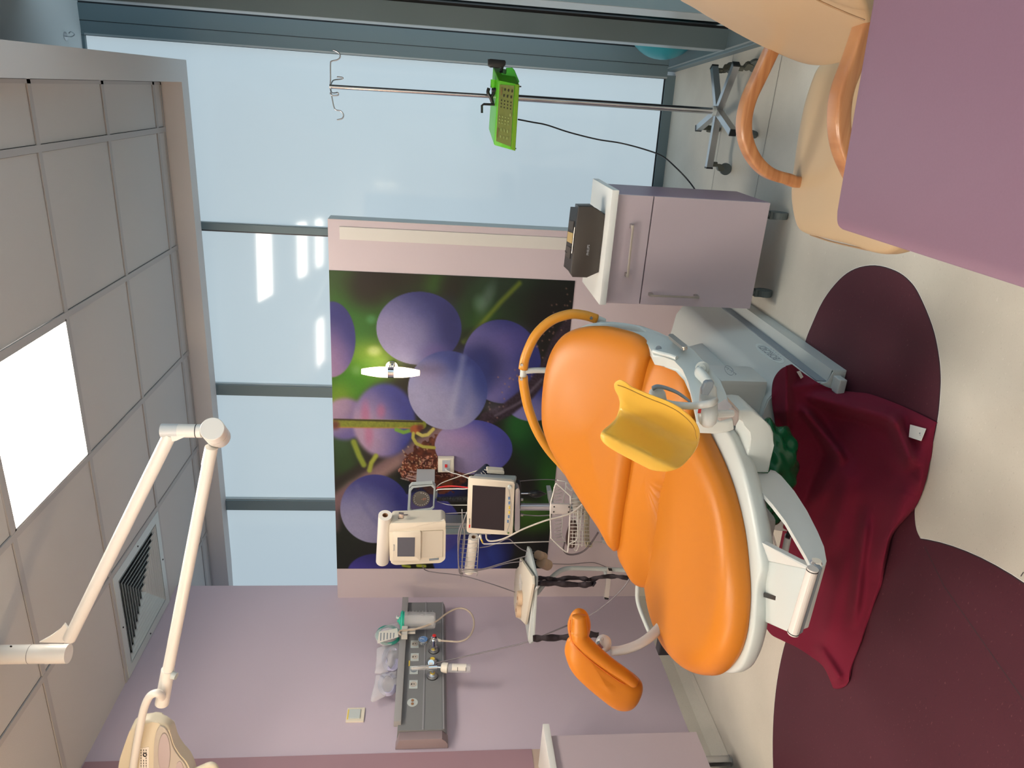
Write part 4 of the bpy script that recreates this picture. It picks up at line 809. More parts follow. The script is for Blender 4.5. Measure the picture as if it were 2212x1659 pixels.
# ================================================================ THE FRUIT MURAL (printed panel on the partition)
def mural():
    x0, x1, z0, z1 = -2.4724, -.8163, .0, .0
    a = AY(712, 583, PY_); b = AY(1238, 607, PY_); c = AY(1183, 1228, PY_); d = AY(728, 1227, PY_)
    xr, xl = (a.x+b.x)/2, (c.x+d.x)/2; zt, zb = 1.8095, (b.z+c.z)/2
    nu, nv = 410, 300
    bm = B(); V = grid(bm, lambda u, v: Vector((xl+(xr-xl)*u, PY_-.003, zb+(zt-zb)*v)), nu, nv)
    bm.verts.ensure_lookup_table()
    P = np.array([v.co[:] for v in bm.verts]); e = np.array(EYE); q = P-e
    zz = q @ np.array(FWD); x = 1106-F*(q @ np.array(UPV))/zz; y = 1659-(829.5+F*(q @ np.array(RGT))/zz)
    rng = np.random.RandomState(3)
    def noise(s, seed=0):
        r = np.random.RandomState(seed); g = r.rand(160, 160); X, Y = (x/s) % 158, (y/s) % 158; i, j = X.astype(int), Y.astype(int); fx, fy = X-i, Y-j; fx, fy = fx*fx*(3-2*fx), fy*fy*(3-2*fy)
        return g[i, j]*(1-fx)*(1-fy)+g[i+1, j]*fx*(1-fy)+g[i, j+1]*(1-fx)*fy+g[i+1, j+1]*fx*fy
    C = np.zeros((len(x), 3)); C[:] = (17, 20, 15)
    def sm(a, b, t): t = np.clip((t-a)/(b-a), 0, 1); return t*t*(3-2*t)
    def ell(cx, cy, rx, ry, rot=0, soft=.02):
        c_, s_ = math.cos(rot), math.sin(rot); X, Y = (x-cx), (y-cy); X, Y = X*c_+Y*s_, -X*s_+Y*c_; dd = np.sqrt((X/rx)**2+(Y/ry)**2); return 1-sm(1-soft, 1+soft, dd), X/rx, Y/ry
    def put(m, col, al=1.0):
        nonlocal C
        C = C*(1-(m*al)[:, None])+np.array(col, float)*(m*al)[:, None]
    def blob(cx, cy, rx, ry, col, al=1, rot=0): m, _, _ = ell(cx, cy, rx, ry, rot, .75); put(m, col, al)
    def seg(pts, w, col, soft=.3, al=1, tex=0):
        best = np.full(len(x), 1e9)
        for (ax, ay), (bx_, by_) in zip(pts, pts[1:]):
            t = np.clip(((x-ax)*(bx_-ax)+(y-ay)*(by_-ay))/((bx_-ax)**2+(by_-ay)**2), 0, 1); best = np.minimum(best, np.hypot(x-ax-t*(bx_-ax), y-ay-t*(by_-ay)))
        m = 1-sm(w*(1-soft), w*(1+soft), best); cc = np.array(col, float)[None, :]*np.ones((len(x), 1))
        if tex: cc = cc*(1+tex*(noise(3, 5)-.5)[:, None])
        nonlocal C
        C = C*(1-(m*al)[:, None])+cc*(m*al)[:, None]; return best
    # foliage
    for g in ((735, 640, 40, 90, (48, 92, 22)), (735, 590, 28, 40, (40, 70, 20)), (815, 660, 42, 45, (44, 92, 30)), (770, 690, 60, 50, (36, 92, 20)), (760, 740, 70, 60, (46, 104, 30)), (800, 780, 60, 40, (128, 158, 40)), (760, 830, 60, 50, (52, 120, 10)), (730, 860, 30, 30, (96, 132, 20)), (905, 605, 60, 26, (26, 62, 14)), (945, 612, 28, 22, (42, 84, 18)), (1020, 660, 70, 60, (20, 52, 24)), (1065, 640, 34, 60, (32, 66, 36)), (1110, 680, 70, 50, (12, 38, 18)), (1150, 620, 70, 30, (16, 34, 20)), (1100, 610, 40, 20, (20, 44, 26)), (1040, 700, 40, 40, (24, 66, 18)),
              (1150, 960, 40, 50, (16, 62, 26)), (1120, 920, 30, 40, (30, 90, 34)), (1200, 1000, 40, 60, (14, 56, 18)), (1190, 1040, 26, 60, (30, 84, 20)), (1070, 1060, 40, 20, (16, 58, 22)), (1150, 1120, 60, 30, (46, 86, 16)), (1120, 1100, 40, 16, (70, 110, 40)), (745, 990, 30, 50, (24, 60, 20)), (735, 950, 20, 30, (30, 66, 30)), (840, 1050, 40, 16, (16, 34, 20)), (745, 1160, 40, 50, (14, 24, 14)), (1040, 760, 20, 60, (60, 90, 20))):
        blob(*g[:4], g[4], .95)
    blob(800, 620, 46, 42, (26, 14, 8), .85); blob(870, 600, 50, 26, (24, 14, 10), .7); blob(975, 620, 24, 30, (18, 14, 10), .7)
    blob(1052, 645, 12, 34, (92, 110, 92), .6, .4); blob(1035, 655, 12, 16, (90, 120, 90), .6); blob(802, 690, 10, 9, (90, 150, 100), .55); blob(808, 758, 14, 10, (190, 200, 120), .8); blob(770, 800, 10, 10, (120, 160, 100), .5)
    seg([(1122, 612), (1082, 652), (1040, 700), (1002, 738)], 5, (104, 116, 26), .9, .8); seg([(1088, 700), (1010, 725)], 12, (8, 20, 12), .9, .6)
    blob(1185, 700, 50, 60, (6, 5, 8), .9); blob(1200, 640, 40, 30, (10, 14, 12), .7)
    # branches behind
    seg([(722, 1085), (790, 1035), (870, 985), (960, 930)], 17, (128, 98, 92), .8, .95); seg([(722, 1095), (800, 1040), (860, 1000)], 8, (150, 118, 104), .9, .6); seg([(722, 1045), (800, 1000), (850, 960)], 9, (26, 16, 20), .9, .7)
    seg([(724, 1140), (728, 1090), (760, 1050)], 10, (110, 84, 84), .9, .7)
    def plum(cx, cy, rx, ry, light, dark, ang, soft=.015, rot=0, shift=0.0, rim=None, mott=.03):
        m, X, Y = ell(cx, cy, rx, ry, rot, soft); dx, dy = math.cos(ang-rot), math.sin(ang-rot)
        n = noise(26, int(cx)) - .5; n2 = noise(9, int(cy))-.5
        t = np.clip(.56+.60*(X*dx+Y*dy)+shift+n*.10+.28*(X**2+Y**2-.5), 0, 1); t = t*t*(3-2*t)
        col = np.array(light, float)[None]*(1-t)[:, None]+np.array(dark, float)[None]*t[:, None]; col = col*(1+mott*n2+.05*n)[:, None]
        nonlocal C
        C = C*(1-m[:, None])+col*m[:, None]; return m
    plum(745, 905, 48, 46, (160, 132, 140), (96, 86, 130), .6, .16); plum(830, 908, 68, 80, (168, 140, 152), (52, 58, 120), -.5, .10)
    for sx_, sy_, h_ in ((789, 895, 26), (823, 888, 14), (797, 940, 22)): blob(sx_, sy_, 9, h_, (176, 92, 116), .55)
    plum(716, 733, 52, 82, (150, 118, 140), (46, 48, 104), -1.2, .03)
    plum(1150, 862, 62, 48, (128, 122, 158), (34, 42, 100), -1.2, .03); plum(1084, 781, 84, 91, (118, 108, 148), (36, 44, 100), -.35, .012, -.25, -.06)
    blob(1040, 790, 46, 44, (22, 28, 70), .85, .7); blob(1110, 735, 40, 30, (112, 92, 142), .35)
    b_ = seg([(1238, 690), (1205, 740), (1180, 800), (1140, 850), (1095, 885), (1050, 905)], 15, (46, 34, 42), .25, 1, .6); seg([(1170, 820), (1125, 868), (1070, 898)], 3, (110, 98, 104), .9, .6)
    sp = rng.rand(70, 2); 
    for i in range(70):
        t = sp[i, 0]; px_ = 1238-190*t+rng.randn()*12; py_ = 640+260*t+rng.randn()*14; m, _, _ = ell(px_, py_, 1.8, 1.8, 0, .6); put(m, (150, 110, 90), .7)
    blob(1065, 880, 20, 12, (90, 84, 92), .5)
    plum(812, 1238, 62, 42, (70, 60, 140), (34, 34, 92), -.5, .04); plum(1010, 1205, 76, 66, (58, 78, 158), (22, 34, 96), -.9, .03); plum(1080, 1185, 30, 40, (34, 52, 120), (12, 20, 60), -.5, .3)
    plum(918, 1132, 80, 68, (138, 124, 150), (60, 60, 124), -.2, .02, .4); blob(950, 1060, 60, 16, (24, 40, 104), .9)
    plum(810, 1099, 75, 74, (146, 142, 158), (46, 50, 108), -.85, .015, .1, -.04); seg([(772, 1050), (790, 1100), (830, 1150)], 5, (100, 100, 134), .9, .4)
    # bark
    poly = [(858, 1022), (870, 990), (905, 962), (945, 938), (1000, 960), (1010, 1040), (975, 1062), (925, 1068), (890, 1045)]
    inside = np.zeros(len(x), bool); j = len(poly)-1
    jx, jy = x+(noise(7, 11)-.5)*12, y+(noise(7, 12)-.5)*12
    for i in range(len(poly)):
        (xi, yi), (xj, yj) = poly[i], poly[j]; inside ^= ((yi > jy) != (yj > jy)) & (jx < (xj-xi)*(jy-yi)/(yj-yi+1e-9)+xi); j = i
    n1, n2 = noise(5, 21), noise(2.4, 22); col = np.array((52, 20, 14))[None]*(1-n1)[:, None]+np.array((120, 62, 36))[None]*n1[:, None]; col = col+(n2 > .74)[:, None]*np.array((100, 84, 70))[None]*((y > 985) & (y < 1030))[:, None]
    m = inside.astype(float); C = C*(1-m[:, None])+col*m[:, None]
    blob(965, 1045, 12, 12, (150, 74, 30), .8)
    for i in range(60): px_, py_ = 865+rng.rand()*120, 965+rng.rand()*65; m, _, _ = ell(px_, py_, 1.6, 1.6, 0, .5); put(m, (205, 170, 120), .75)
    for i in range(14):
        px_, py_ = 858+rng.rand()*50, 1018+rng.rand()*18; seg([(px_, py_), (px_+14+rng.rand()*10, py_+4)], 1.3, (190, 160, 140), .5, .8)
    plum(1023, 966, 84, 59, (158, 140, 160), (64, 66, 132), -.45, .012, .08, -.12)
    blob(1000, 945, 40, 24, (170, 130, 158), .35)
    m1 = plum(905, 709, 92, 79, (146, 138, 160), (44, 50, 100), -.45, .012, 0, -.02); blob(970, 700, 20, 50, (32, 38, 84), .45); blob(945, 765, 30, 22, (110, 86, 132), .4)
    plum(967, 843, 86, 85, (152, 148, 166), (58, 70, 122), -.95, .012, .2, -.16); blob(1018, 778, 40, 24, (34, 46, 100), .6); blob(1042, 810, 20, 40, (36, 52, 108), .6)
    seg([(1000, 772), (996, 800), (984, 850), (972, 900)], 7, (165, 168, 180), 1.0, .4); seg([(1012, 800), (1006, 850), (994, 890)], 10, (100, 108, 146), 1.0, .45); blob(930, 800, 30, 24, (160, 136, 152), .4)
    # stems
    seg([(722, 914), (800, 915), (860, 916), (912, 918)], 9, (116, 122, 32), .12, 1, .2); seg([(722, 906), (912, 911)], 1.6, (30, 22, 10), .6, .9); seg([(722, 923), (912, 925)], 1.4, (170, 120, 60), .6, .7); blob(724, 918, 9, 9, (90, 40, 34), .9)
    seg([(856, 928), (872, 934), (886, 930)], 4, (104, 150, 50), .5); m, _, _ = ell(897, 928, 11, 10, 0, .3); put(m, (150, 78, 36)); blob(908, 924, 7, 7, (90, 30, 26), .9)
    seg([(893, 936), (892, 946), (899, 958), (914, 965), (938, 967)], 3.4, (168, 160, 66), .35); seg([(902, 936), (912, 941), (924, 939), (936, 927)], 3.6, (184, 172, 84), .35)
    seg([(764, 955), (776, 985), (786, 1004)], 6, (126, 140, 40), .6); seg([(812, 985), (802, 1000), (798, 1016)], 5, (150, 156, 52), .6)
    seg([(870, 1222), (885, 1224)], 2.5, (140, 150, 40), .4); seg([(902, 1222), (918, 1223)], 3, (150, 160, 50), .4)
    C = np.clip(C*np.array((.96, .97, 1.07))*(1+.05*(noise(2, 40)-.5)[:, None]), 0, 255)/255
    L = np.where(C <= .04045, C/12.92, ((C+.055)/1.055)**2.4)*MURAL_GAIN
    me = bpy.data.meshes.new('fruit_mural'); bm.to_mesh(me); bm.free()
    at = me.color_attributes.new('print', 'FLOAT_COLOR', 'POINT'); at.data.foreach_set('color', np.hstack([np.clip(L, 0, .9), np.ones((len(L), 1))]).astype(np.float32).ravel())
    m = bpy.data.materials.new('printed_panel'); m.use_nodes = True; nt = m.node_tree; b = nt.nodes['Principled BSDF']; b.inputs['Roughness'].default_value = .42; b.inputs['Specular IOR Level'].default_value = .35
    vc = nt.nodes.new('ShaderNodeVertexColor'); vc.layer_name = 'print'; nt.links.new(vc.outputs[0], b.inputs['Base Color']); me.materials.append(m)
    o = bpy.data.objects.new('fruit_mural', me); COL.objects.link(o)
    # real thickness behind the print
    bb = B(); box(bb, (xl, PY_-.0025, zb), (xr, PY_-.0002, zt)); obj('backing', bb, DARK, o)
    return tag(o, 'large photographic mural of blue plums and green leaves on the partition', 'mural')
MURAL_GAIN = .86
mural()
# ================================================================ MONITORS, BASKETS AND CART BY THE PARTITION
def boxq(q, Y, dep, m, name, parent, r=.006, bev=.004, up=Vector((0, 0, 0))):
    P = px_y(q, Y); bm = B(); prism(bm, rounded(P, r), Y_*dep+up, 0, bev); return obj(name, bm, m, parent, auto=35)
# patient monitor
pm = thing('patient_monitor', 'cream patient monitor with large dark screen on a silver arm', 'monitor', tuple(AY(1060, 1095, 2.8)))
q = [(1011, 1034), (1108, 1044), (1103, 1156), (1008, 1150)]
bx_ = boxq([(1012, 1032), (1112, 1041), (1107, 1156), (1008, 1151)], 2.75, .02, CREAM, 'front_frame', pm, .012, .004)
bm = B(); f = px_y([(1014, 1034), (1110, 1042), (1106, 1150), (1012, 1146)], 2.77); k_ = px_y([(1026, 1023), (1116, 1027), (1108, 1138), (1022, 1134)], 2.90)
va = [bm.verts.new(p) for p in f]; vb = [bm.verts.new(p) for p in k_]; bm.faces.new(va); bm.faces.new(vb)
for i in range(4): bm.faces.new((va[i], va[(i+1) % 4], vb[(i+1) % 4], vb[i]))
bmesh.ops.bevel(bm, geom=list(bm.edges), offset=.004, segments=2, affect='EDGES'); obj('housing', bm, WHITE, pm, auto=40)
bm = B(); prism(bm, px_y([(1021, 1048), (1092, 1053), (1089, 1146), (1018, 1140)], 2.7495), -Y_*.0012); scr = obj('screen', bm, SCREEN, bx_)
for k, (y, m) in enumerate(((1076, BLUEG), (1086, BLUEG), (1096, LTYEL), (1106.5, LTYEL), (1116, BLUEG), (1126, BLUEG))):
    xx = 1098.6+(.9, 1.4, 1.8, 1.5, .3, -1.6)[k]; P = px_y([(xx-1.4, y-3.2), (xx+1.6, y-2.8), (xx+1.4, y+3.2), (xx-1.8, y+2.6)], 2.7495); bm = B(); prism(bm, rounded(P, .0015, 2), -Y_*.003, 0, .0006, 1); obj('button', bm, m, bx_)
bm = B(); p = AY(1101, 1051, 2.749); cyl(bm, p, p-Y_*.010, .0085, .0075, 20); obj('dial', bm, WHITE, bx_)
bm = B(); p = AY(1098, 1151, 2.749); cyl(bm, p, p-Y_*.003, .0042, n=16); obj('power_button', bm, mat('green_button', (.10, .20, .06), .4), bx_)
bm = B(); prism(bm, px_y([(1013, 1133), (1016, 1133), (1015.5, 1140), (1012.5, 1140)], 2.7495), -Y_*.001); obj('red_badge', bm, RED, bx_)
bm = B()
for k in range(6): prism(bm, px_y([(1013.4, 1120+k*2), (1015.4, 1120+k*2), (1015.4, 1121.2+k*2), (1013.4, 1121.2+k*2)], 2.7495), -Y_*.0008)
obj('brand_marks', bm, BLACK, bx_)
bm = B(); tube(bm, [AY(x, y, 2.7492) for x, y in ((1099, 1056), (1103, 1080), (1104, 1105), (1101, 1130), (1095, 1150))], .0009, 5, 6); obj('curve_line', bm, GREYP, bx_)
boxq([(1113, 1058), (1119, 1054), (1123, 1060), (1123, 1142), (1117, 1150), (1112, 1146)], 2.80, .05, STEEL, 'mount_plate', pm, .004, .002)
boxq([(1114, 1050), (1124, 1045), (1126, 1052), (1124, 1140), (1120, 1140)], 2.85, .04, BLACK, 'mount_block', pm, .004, .002)
for y in (1079, 1112): bm = B(); cyl(bm, AY(1121, y, 2.86), AY(1130, y, 2.86), .007); obj('mount_screw', bm, NICKEL, pm)
bm = B(); cyl(bm, AY(1123, 1095, 2.86), AY(1190, 1095, 2.86), .0165, n=24); cyl(bm, AY(1123, 1095, 2.86), AY(1133, 1095, 2.86), .0175, n=24); obj('arm_tube', bm, mat('silver_tube', (.50, .50, .56), .3, metal=.7), pm)
bm = B(); cyl(bm, AY(1118, 1101, 2.84), AY(1124, 1101, 2.84), .004); obj('latch_pin', bm, WHITE, pm)
boxq([(1183, 1060), (1192, 1060), (1196, 1088), (1186, 1088)], 2.95, .05, ALUL, 'wall_bracket', pm, .002, .002)
p = AY(1195, 1096, 2.86); bm = B(); cyl(bm, p, (p.x, p.y, 0), .014); cyl(bm, (p.x, p.y, .0), (p.x, p.y, .03), .16, .15, 40); obj('stand', bm, ALU, pm)
pr = thing('finger_sensor', 'cream sensor block lying on top of the patient monitor', 'sensor', tuple(AY(1070, 1018, 2.86)))
boxq([(1051, 1016), (1053, 1014.5), (1087, 1017), (1089.5, 1020), (1089, 1024.5), (1052, 1022)], 2.85, .03, CREAM, 'housing', pr, .002, .002)
bt = thing('gel_bottle', 'black bottle with white print behind the patient monitor', 'bottle', tuple(AY(1045, 1012, 3.0)))
bm = B(); a, b = AY(1033, 1030, 3.0), AY(1058, 1009, 3.0); ln = (b-a).length; lathe(bm, a, b, [(0, .02), (.0, .026), (ln-.01, .026), (ln-.003, .022), (ln, .008)], 28); bo_ = obj('bottle_body', bm, mat('ink_blue', (.012, .016, .035), .3), bt, auto=40)
dN = (b-a).normalized(); sN = dN.cross(Y_).normalized(); fN_ = sN.cross(dN); fN_ = -fN_ if fN_.y > 0 else fN_
for k in range(3): bm = B(); tube(bm, [a+dN*(.02+.012*k)+sN*math.sin(t)*.0262+fN_*math.cos(t)*.0262+dN*.001*math.sin(9*t) for t in [-.7+.2*i for i in range(8)]], .0012, 5, 2); obj('label_print', bm, PAPER, bo_)

# blood-pressure gauge
bg = thing('pressure_gauge', 'square clear-faced blood pressure gauge with white frame and coiled hose', 'pressure gauge', tuple(AY(912, 1076, 3.2)))
GY_ = 3.18
outer = [(889, 1049), (934, 1046), (941, 1053), (938.5, 1097), (931, 1104), (886, 1109), (880, 1102), (883, 1056)]
inn = [(893, 1055), (931, 1050.5), (937, 1056), (935, 1096), (929, 1099.5), (890, 1103.5), (886.5, 1099), (888.5, 1061)]
bm = B(); O = px_y(outer, GY_); I = px_y(inn, GY_)
vo = [bm.verts.new(p) for p in O]; vi = [bm.verts.new(p) for p in I]; vo2 = [bm.verts.new(p+Y_*.035) for p in O]; vi2 = [bm.verts.new(p+Y_*.010) for p in I]
for i in range(8):
    j = (i+1) % 8
    for q_ in ((vo[i], vo[j], vi[j], vi[i]), (vo[i], vo[j], vo2[j], vo2[i]), (vi[i], vi[j], vi2[j], vi2[i])): bm.faces.new(q_)
bmesh.ops.bevel(bm, geom=[e for e in bm.edges if all(v.co.y < GY_+1e-5 for v in e.verts) and len(e.link_faces) == 2 and sum(v in vo for v in e.verts) != 1], offset=.003, segments=2, affect='EDGES'); gf = obj('frame', bm, WHITE, bg, auto=40)
bm = B(); prism(bm, [p+Y_*.010 for p in I], Y_*.012); fc = obj('clear_face', bm, SMOKE, bg)
cg = AY(909.5, 1078, GY_+.008)
bm = B(); cyl(bm, cg, cg+Y_*.003, .044, n=40); dl = obj('dial', bm, DUALG, bg)
bm = B()
for k in range(17):
    a_ = math.radians(-60+300*k/16); p = cg+X_*math.sin(a_+PI*.83)*.035+Z_*math.cos(a_+PI*.83)*.035-Y_*.0006; box(bm, p-Vector((.0016, 0, .0022)), p+Vector((.0016, .0008, .0022)))
obj('numerals', bm, PAPER, dl)
bm = B(); tube(bm, [cg-Y_*.003, cg-Y_*.003+Vector((.004, 0, -.028))], .0008, 5, 0); tube(bm, [cg+Vector((-.008, -.002, -.012)), cg+Vector((.008, -.002, -.012))], .0009, 5, 0); tube(bm, [cg+Vector((-.006, -.002, -.020)), cg+Vector((.010, -.002, -.020))], .0009, 5, 0); obj('needle', bm, mat('salmon_mark', (.6, .25, .16), .5), dl)
bm = B(); prism(bm, px_y([(899, 1042), (939, 1042), (938, 1050), (899, 1052)], 3.24), Y_*.14, 0, .003); prism(bm, px_y([(905, 1044), (935, 1044), (935, 1047), (905, 1047)], 3.238), Y_*.01, 1); obj('wall_mount', bm, [LGREY, GREYP], bg)
boxq([(940, 1064), (945, 1064), (944, 1077), (940, 1077)], 3.20, .02, LGREY, 'hose_port', bg, .001, .001)
bm = B(); n_ = 26
pts = []
for i in range(n_*8+1):
    t = i/(n_*8); a_ = 2*PI*i/8; c = AY(943, 1078, 3.2).lerp(AY(1016, 1078, 3.0), t); pts.append(c+Z_*0+X_*.010*math.cos(a_)+Y_*.010*math.sin(a_))
tube(bm, pts, .0022, 6, 0); obj('coiled_hose', bm, BLACK, bg, smooth=True)
bm = B(); tube(bm, [AY(942, 1055, 3.2), AY(952, 1052, 3.15), AY(975, 1050, 3.1), AY(1000, 1052, 3.0), AY(1014, 1054, 2.92)], .0035, 8, 6); tag(obj('red_hose', bm, RED, smooth=True), 'red hose running from the pressure gauge to the monitor', 'hose')
bm = B(); tube(bm, [AY(941, 1060, 3.2), AY(950, 1057, 3.15), AY(985, 1056, 3.1), AY(1005, 1056, 3.0), AY(1014, 1053, 2.92)], .0028, 8, 6); tag(obj('white_hose', bm, WCAB, smooth=True), 'white hose running below the red one from the pressure gauge', 'hose')
bm = B(); a, b = AY(1126, 1066, 3.1), AY(1180, 1067, 3.1); ln = (b-a).length; lathe(bm, a, b, [(0, .003), (ln*.28, .004), (ln*.30, .007), (ln*.45, .0165), (ln*.6, .0195), (ln*.75, .016), (ln*.9, .007), (ln, .003)], 24); hb = obj('hand_bulb', bm, BLACK, bg, smooth=True)
bm = B(); cyl(bm, AY(1125, 1066, 3.1), AY(1141, 1066, 3.1), .0042); obj('valve', bm, CHROME, hb)

# CTG recorder
cg_ = thing('fetal_monitor', 'cream fetal monitor with small grey screen in front of the mural', 'fetal monitor', tuple(AY(900, 1170, 2.95)))
CY = 2.90
bo3 = [(842, 1132), (849, 1128.5), (955, 1126), (962, 1131), (963, 1144), (962, 1208), (952, 1216), (852, 1220.5), (842, 1214), (840, 1146)]
b3 = boxq(bo3, CY, .10, CREAM, 'housing', cg_, .012, .008)
boxq([(841, 1136), (846, 1130.5), (952, 1127), (961, 1122), (963, 1130), (962, 1142), (957, 1144), (848, 1149), (841, 1150)], CY-.008, .01, CREAM, 'upper_bulge', cg_, .008, .004)
boxq([(847.5, 1150), (909, 1148), (908, 1211), (847.5, 1212)], CY-.014, .016, CREAM, 'screen_bezel', cg_, .006, .003)
bm = B(); prism(bm, px_y([(858.5, 1161), (896.5, 1161), (895.5, 1202), (858.3, 1202)], CY-.0145), -Y_*.001); obj('screen', bm, SCREEN2, cg_)
bm = B(); prism(bm, px_y([(912, 1147), (957, 1145), (956, 1202), (912, 1204)], CY-.001), -Y_*.003, 0, .001); obj('paper_door', bm, mat('cream_recess', (.60, .55, .46), .45), cg_)
boxq([(927, 1208), (948, 1206), (947.5, 1209.5), (927, 1211.5)], CY-.004, .004, GREYP, 'slot', cg_, .001, .0005)
lettering('lettering', 'Sonicaid', AY(851, 1183, CY-.0146), X_, Z_, .011, GREYP, cg_)
boxq([(860, 1119), (871, 1119.5), (871, 1126), (860, 1126)], CY+.03, .02, BLACK, 'socket', cg_, .001, .001)
boxq([(861, 1111), (872, 1112), (871, 1119.5), (861, 1119)], CY+.005, .02, NICKEL, 'plug', cg_, .001, .001)
# paper rolls
def roll(name, lab, a, b, r, m=PAPER):
    t = thing(name, lab, 'paper roll', tuple(b)); d = (b-a).normalized(); bm = B(); n = 40; u, v = frame_of(d)
    def ringp(P, rr): return [bm.verts.new(P+(u*math.cos(2*PI*i/n)+v*math.sin(2*PI*i/n))*rr) for i in range(n)]
    A1, A2, B1, B2 = ringp(a, r), ringp(a, r*.42), ringp(b, r), ringp(b, r*.42)
    for p_, q_ in ((A1, B1), (A1, A2), (B1, B2)):
        for i in range(n): bm.faces.new((p_[i], p_[(i+1) % n], q_[(i+1) % n], q_[i]))
    o = obj('paper', bm, m, t, auto=30)
    bm = B(); A, Bq = ringp(a-d*.0005, r*.42), ringp(b, r*.42); C1, D1 = ringp(a-d*.0005, r*.37), ringp(b, r*.37)
    for p_, q_ in ((A, Bq), (C1, D1), (A, C1)):
        for i in range(n): bm.faces.new((p_[i], p_[(i+1) % n], q_[(i+1) % n], q_[i]))
    bm.faces.new(ringp(a+d*.04, r*.38)); obj('core', bm, CARD, t, auto=30); return t
roll('paper_roll', 'white paper towel roll standing on top of the fetal monitor', AY(832, 1113, CY+.02), AY(826, 1212, CY+.12), .031)
roll('paper_roll', 'white paper roll held in the narrow wire basket below the fetal monitor', AY(1023, 1160, 2.92), AY(1013, 1234, 2.98), .024)
# column behind
bm = B(); prism(bm, px_y([(955, 1130), (1060, 1130), (1060, 1155), (955, 1155)], 3.30), Y_*.085, 0, .002); prism(bm, px_y([(955, 1137), (1060, 1137), (1060, 1139), (955, 1139)], 3.295), Y_*.005, 1); prism(bm, px_y([(955, 1142), (1060, 1142), (1060, 1153), (955, 1153)], 3.296), Y_*.004, 1)
tag(obj('wall_rail', bm, [mat('rail_grey', (.30, .31, .33), .4, metal=.4), ALU]), 'grey aluminium upright rail carrying the fetal monitor', 'rail')
for x, y in ((990, 1133), (958, 1145)): pass
# narrow wire basket
wb = thing('wire_basket', 'narrow wire basket hanging below the fetal monitor', 'wire basket', tuple(AY(1015, 1170, 2.95)))
def wires(parent, name, lists, r, m=STEEL):
    for L_ in lists: bm = B(); tube(bm, L_, r, 6, 4 if len(L_) > 2 else 0); obj(name, bm, m, parent, smooth=True)
Yb = 2.88
wires(wb, 'rim_wire', [[AY(x, y, Yb) for x, y in ((1009, 1105), (1000, 1130), (992, 1170), (990, 1210), (994, 1232), (1000, 1238))], [AY(x, y, Yb+.10) for x, y in ((1012, 1120), (1003, 1150), (998, 1200), (1000, 1228))], [AY(x, y, Yb) for x, y in ((998, 1100), (999, 1130), (1004, 1160), (998, 1215), (996, 1246))]], .0024, mat('basket_wire', (.42, .41, .40), .35, metal=.6))
wires(wb, 'cross_wire', [[AY(994-k*.1, 1165+k*9.5, Yb+.1), AY(1006, 1166+k*9.5, Yb), AY(1034-k*.6, 1163+k*9.8, Yb-.02)] for k in range(8)], .0015, mat('basket_wire', (.42, .41, .40), .35, metal=.6))
wires(wb, 'side_wire', [[AY(1035, 1158, Yb-.02), AY(1030, 1236, Yb-.02)], [AY(1002, 1236, Yb), AY(1030, 1236, Yb-.02), AY(1030, 1244, Yb-.02)]], .0024, mat('basket_wire', (.42, .41, .40), .35, metal=.6))

# large wire basket with contents
lb_ = thing('wire_basket', 'large white wire basket of cables half hidden by the orange backrest', 'wire basket', tuple(AY(1240, 1120, 2.75)))
WW = mat('white_wire', (.70, .69, .66), .35)
Yf = 2.72
r1 = [(1200, 1046), (1206, 1048), (1228, 1068), (1232, 1076), (1231, 1120), (1227, 1185), (1224, 1192), (1217, 1188), (1193, 1165), (1190, 1155), (1189, 1095), (1194, 1070)]
bm = B(); tube(bm, px_y(r1, Yf), .0030, 8, 4, True); obj('front_loop', bm, WW, lb_, smooth=True)
wires(lb_, 'rim_wire', [[AY(x, y, Yf+dy) for x, y, dy in ((1223, 1040, .25), (1221, 1060, .22), (1217, 1085, .22), (1214, 1130, .2), (1213, 1155, .2), (1218, 1165, .2))],
      [AY(x, y, Yf+.02) for x, y in ((1248, 1102), (1248, 1130), (1246, 1165), (1231, 1174), (1228, 1182))], [AY(x, y, Yf+.06) for x, y in ((1258, 1085), (1255, 1120), (1250, 1175), (1245, 1190), (1240, 1186))],
      [AY(x, y, Yf+.15) for x, y in ((1203, 1037), (1224, 1042), (1240, 1055), (1260, 1080))], [AY(x, y, Yf+.12) for x, y in ((1223, 1042), (1223, 1050), (1234, 1060), (1236, 1054))]], .0026, WW)
wires(lb_, 'cross_wire', [[AY(1196+.2*k, 1053+7.4*k, Yf), AY(1213, 1050+7.3*k, Yf+.2)] for k in range(16)], .0015, WW)
wires(lb_, 'cross_wire', [[AY(1232, 1078+7.5*k, Yf), AY(1262+2.0*k*.6, 1074+8*k, Yf+.04)] for k in range(14)], .0015, WW)
wires(lb_, 'cross_wire', [[AY(1240+7*k, 1070+9*k, Yf+.1), AY(1236+7*k, 1182-.5*k, Yf+.03)] for k in range(4)], .0015, WW)
boxq([(1191, 1089), (1231, 1090), (1230, 1111), (1190, 1110)], Yf-.012, .010, PLATE, 'clamp_plate', lb_, .001, .001)
for x, y in ((1197, 1094.5), (1196, 1105.5), (1229, 1095), (1228, 1106)): bm = B(); p = AY(x, y, Yf-.012); cyl(bm, p, p-Y_*.002, .0035, n=12); obj('bolt', bm, BLACK, lb_)
bm = B(); tube(bm, [AY(x, y, Yf+.05) for x, y in ((1220, 1172), (1217, 1186), (1224, 1196), (1238, 1198), (1256, 1193), (1272, 1180), (1292, 1150))], .0042, 8, 6); tag(obj('dark_cable', bm, mat('dark_taupe', (.10, .08, .09), .5), smooth=True), 'dark cable looping under the large wire basket', 'cable')
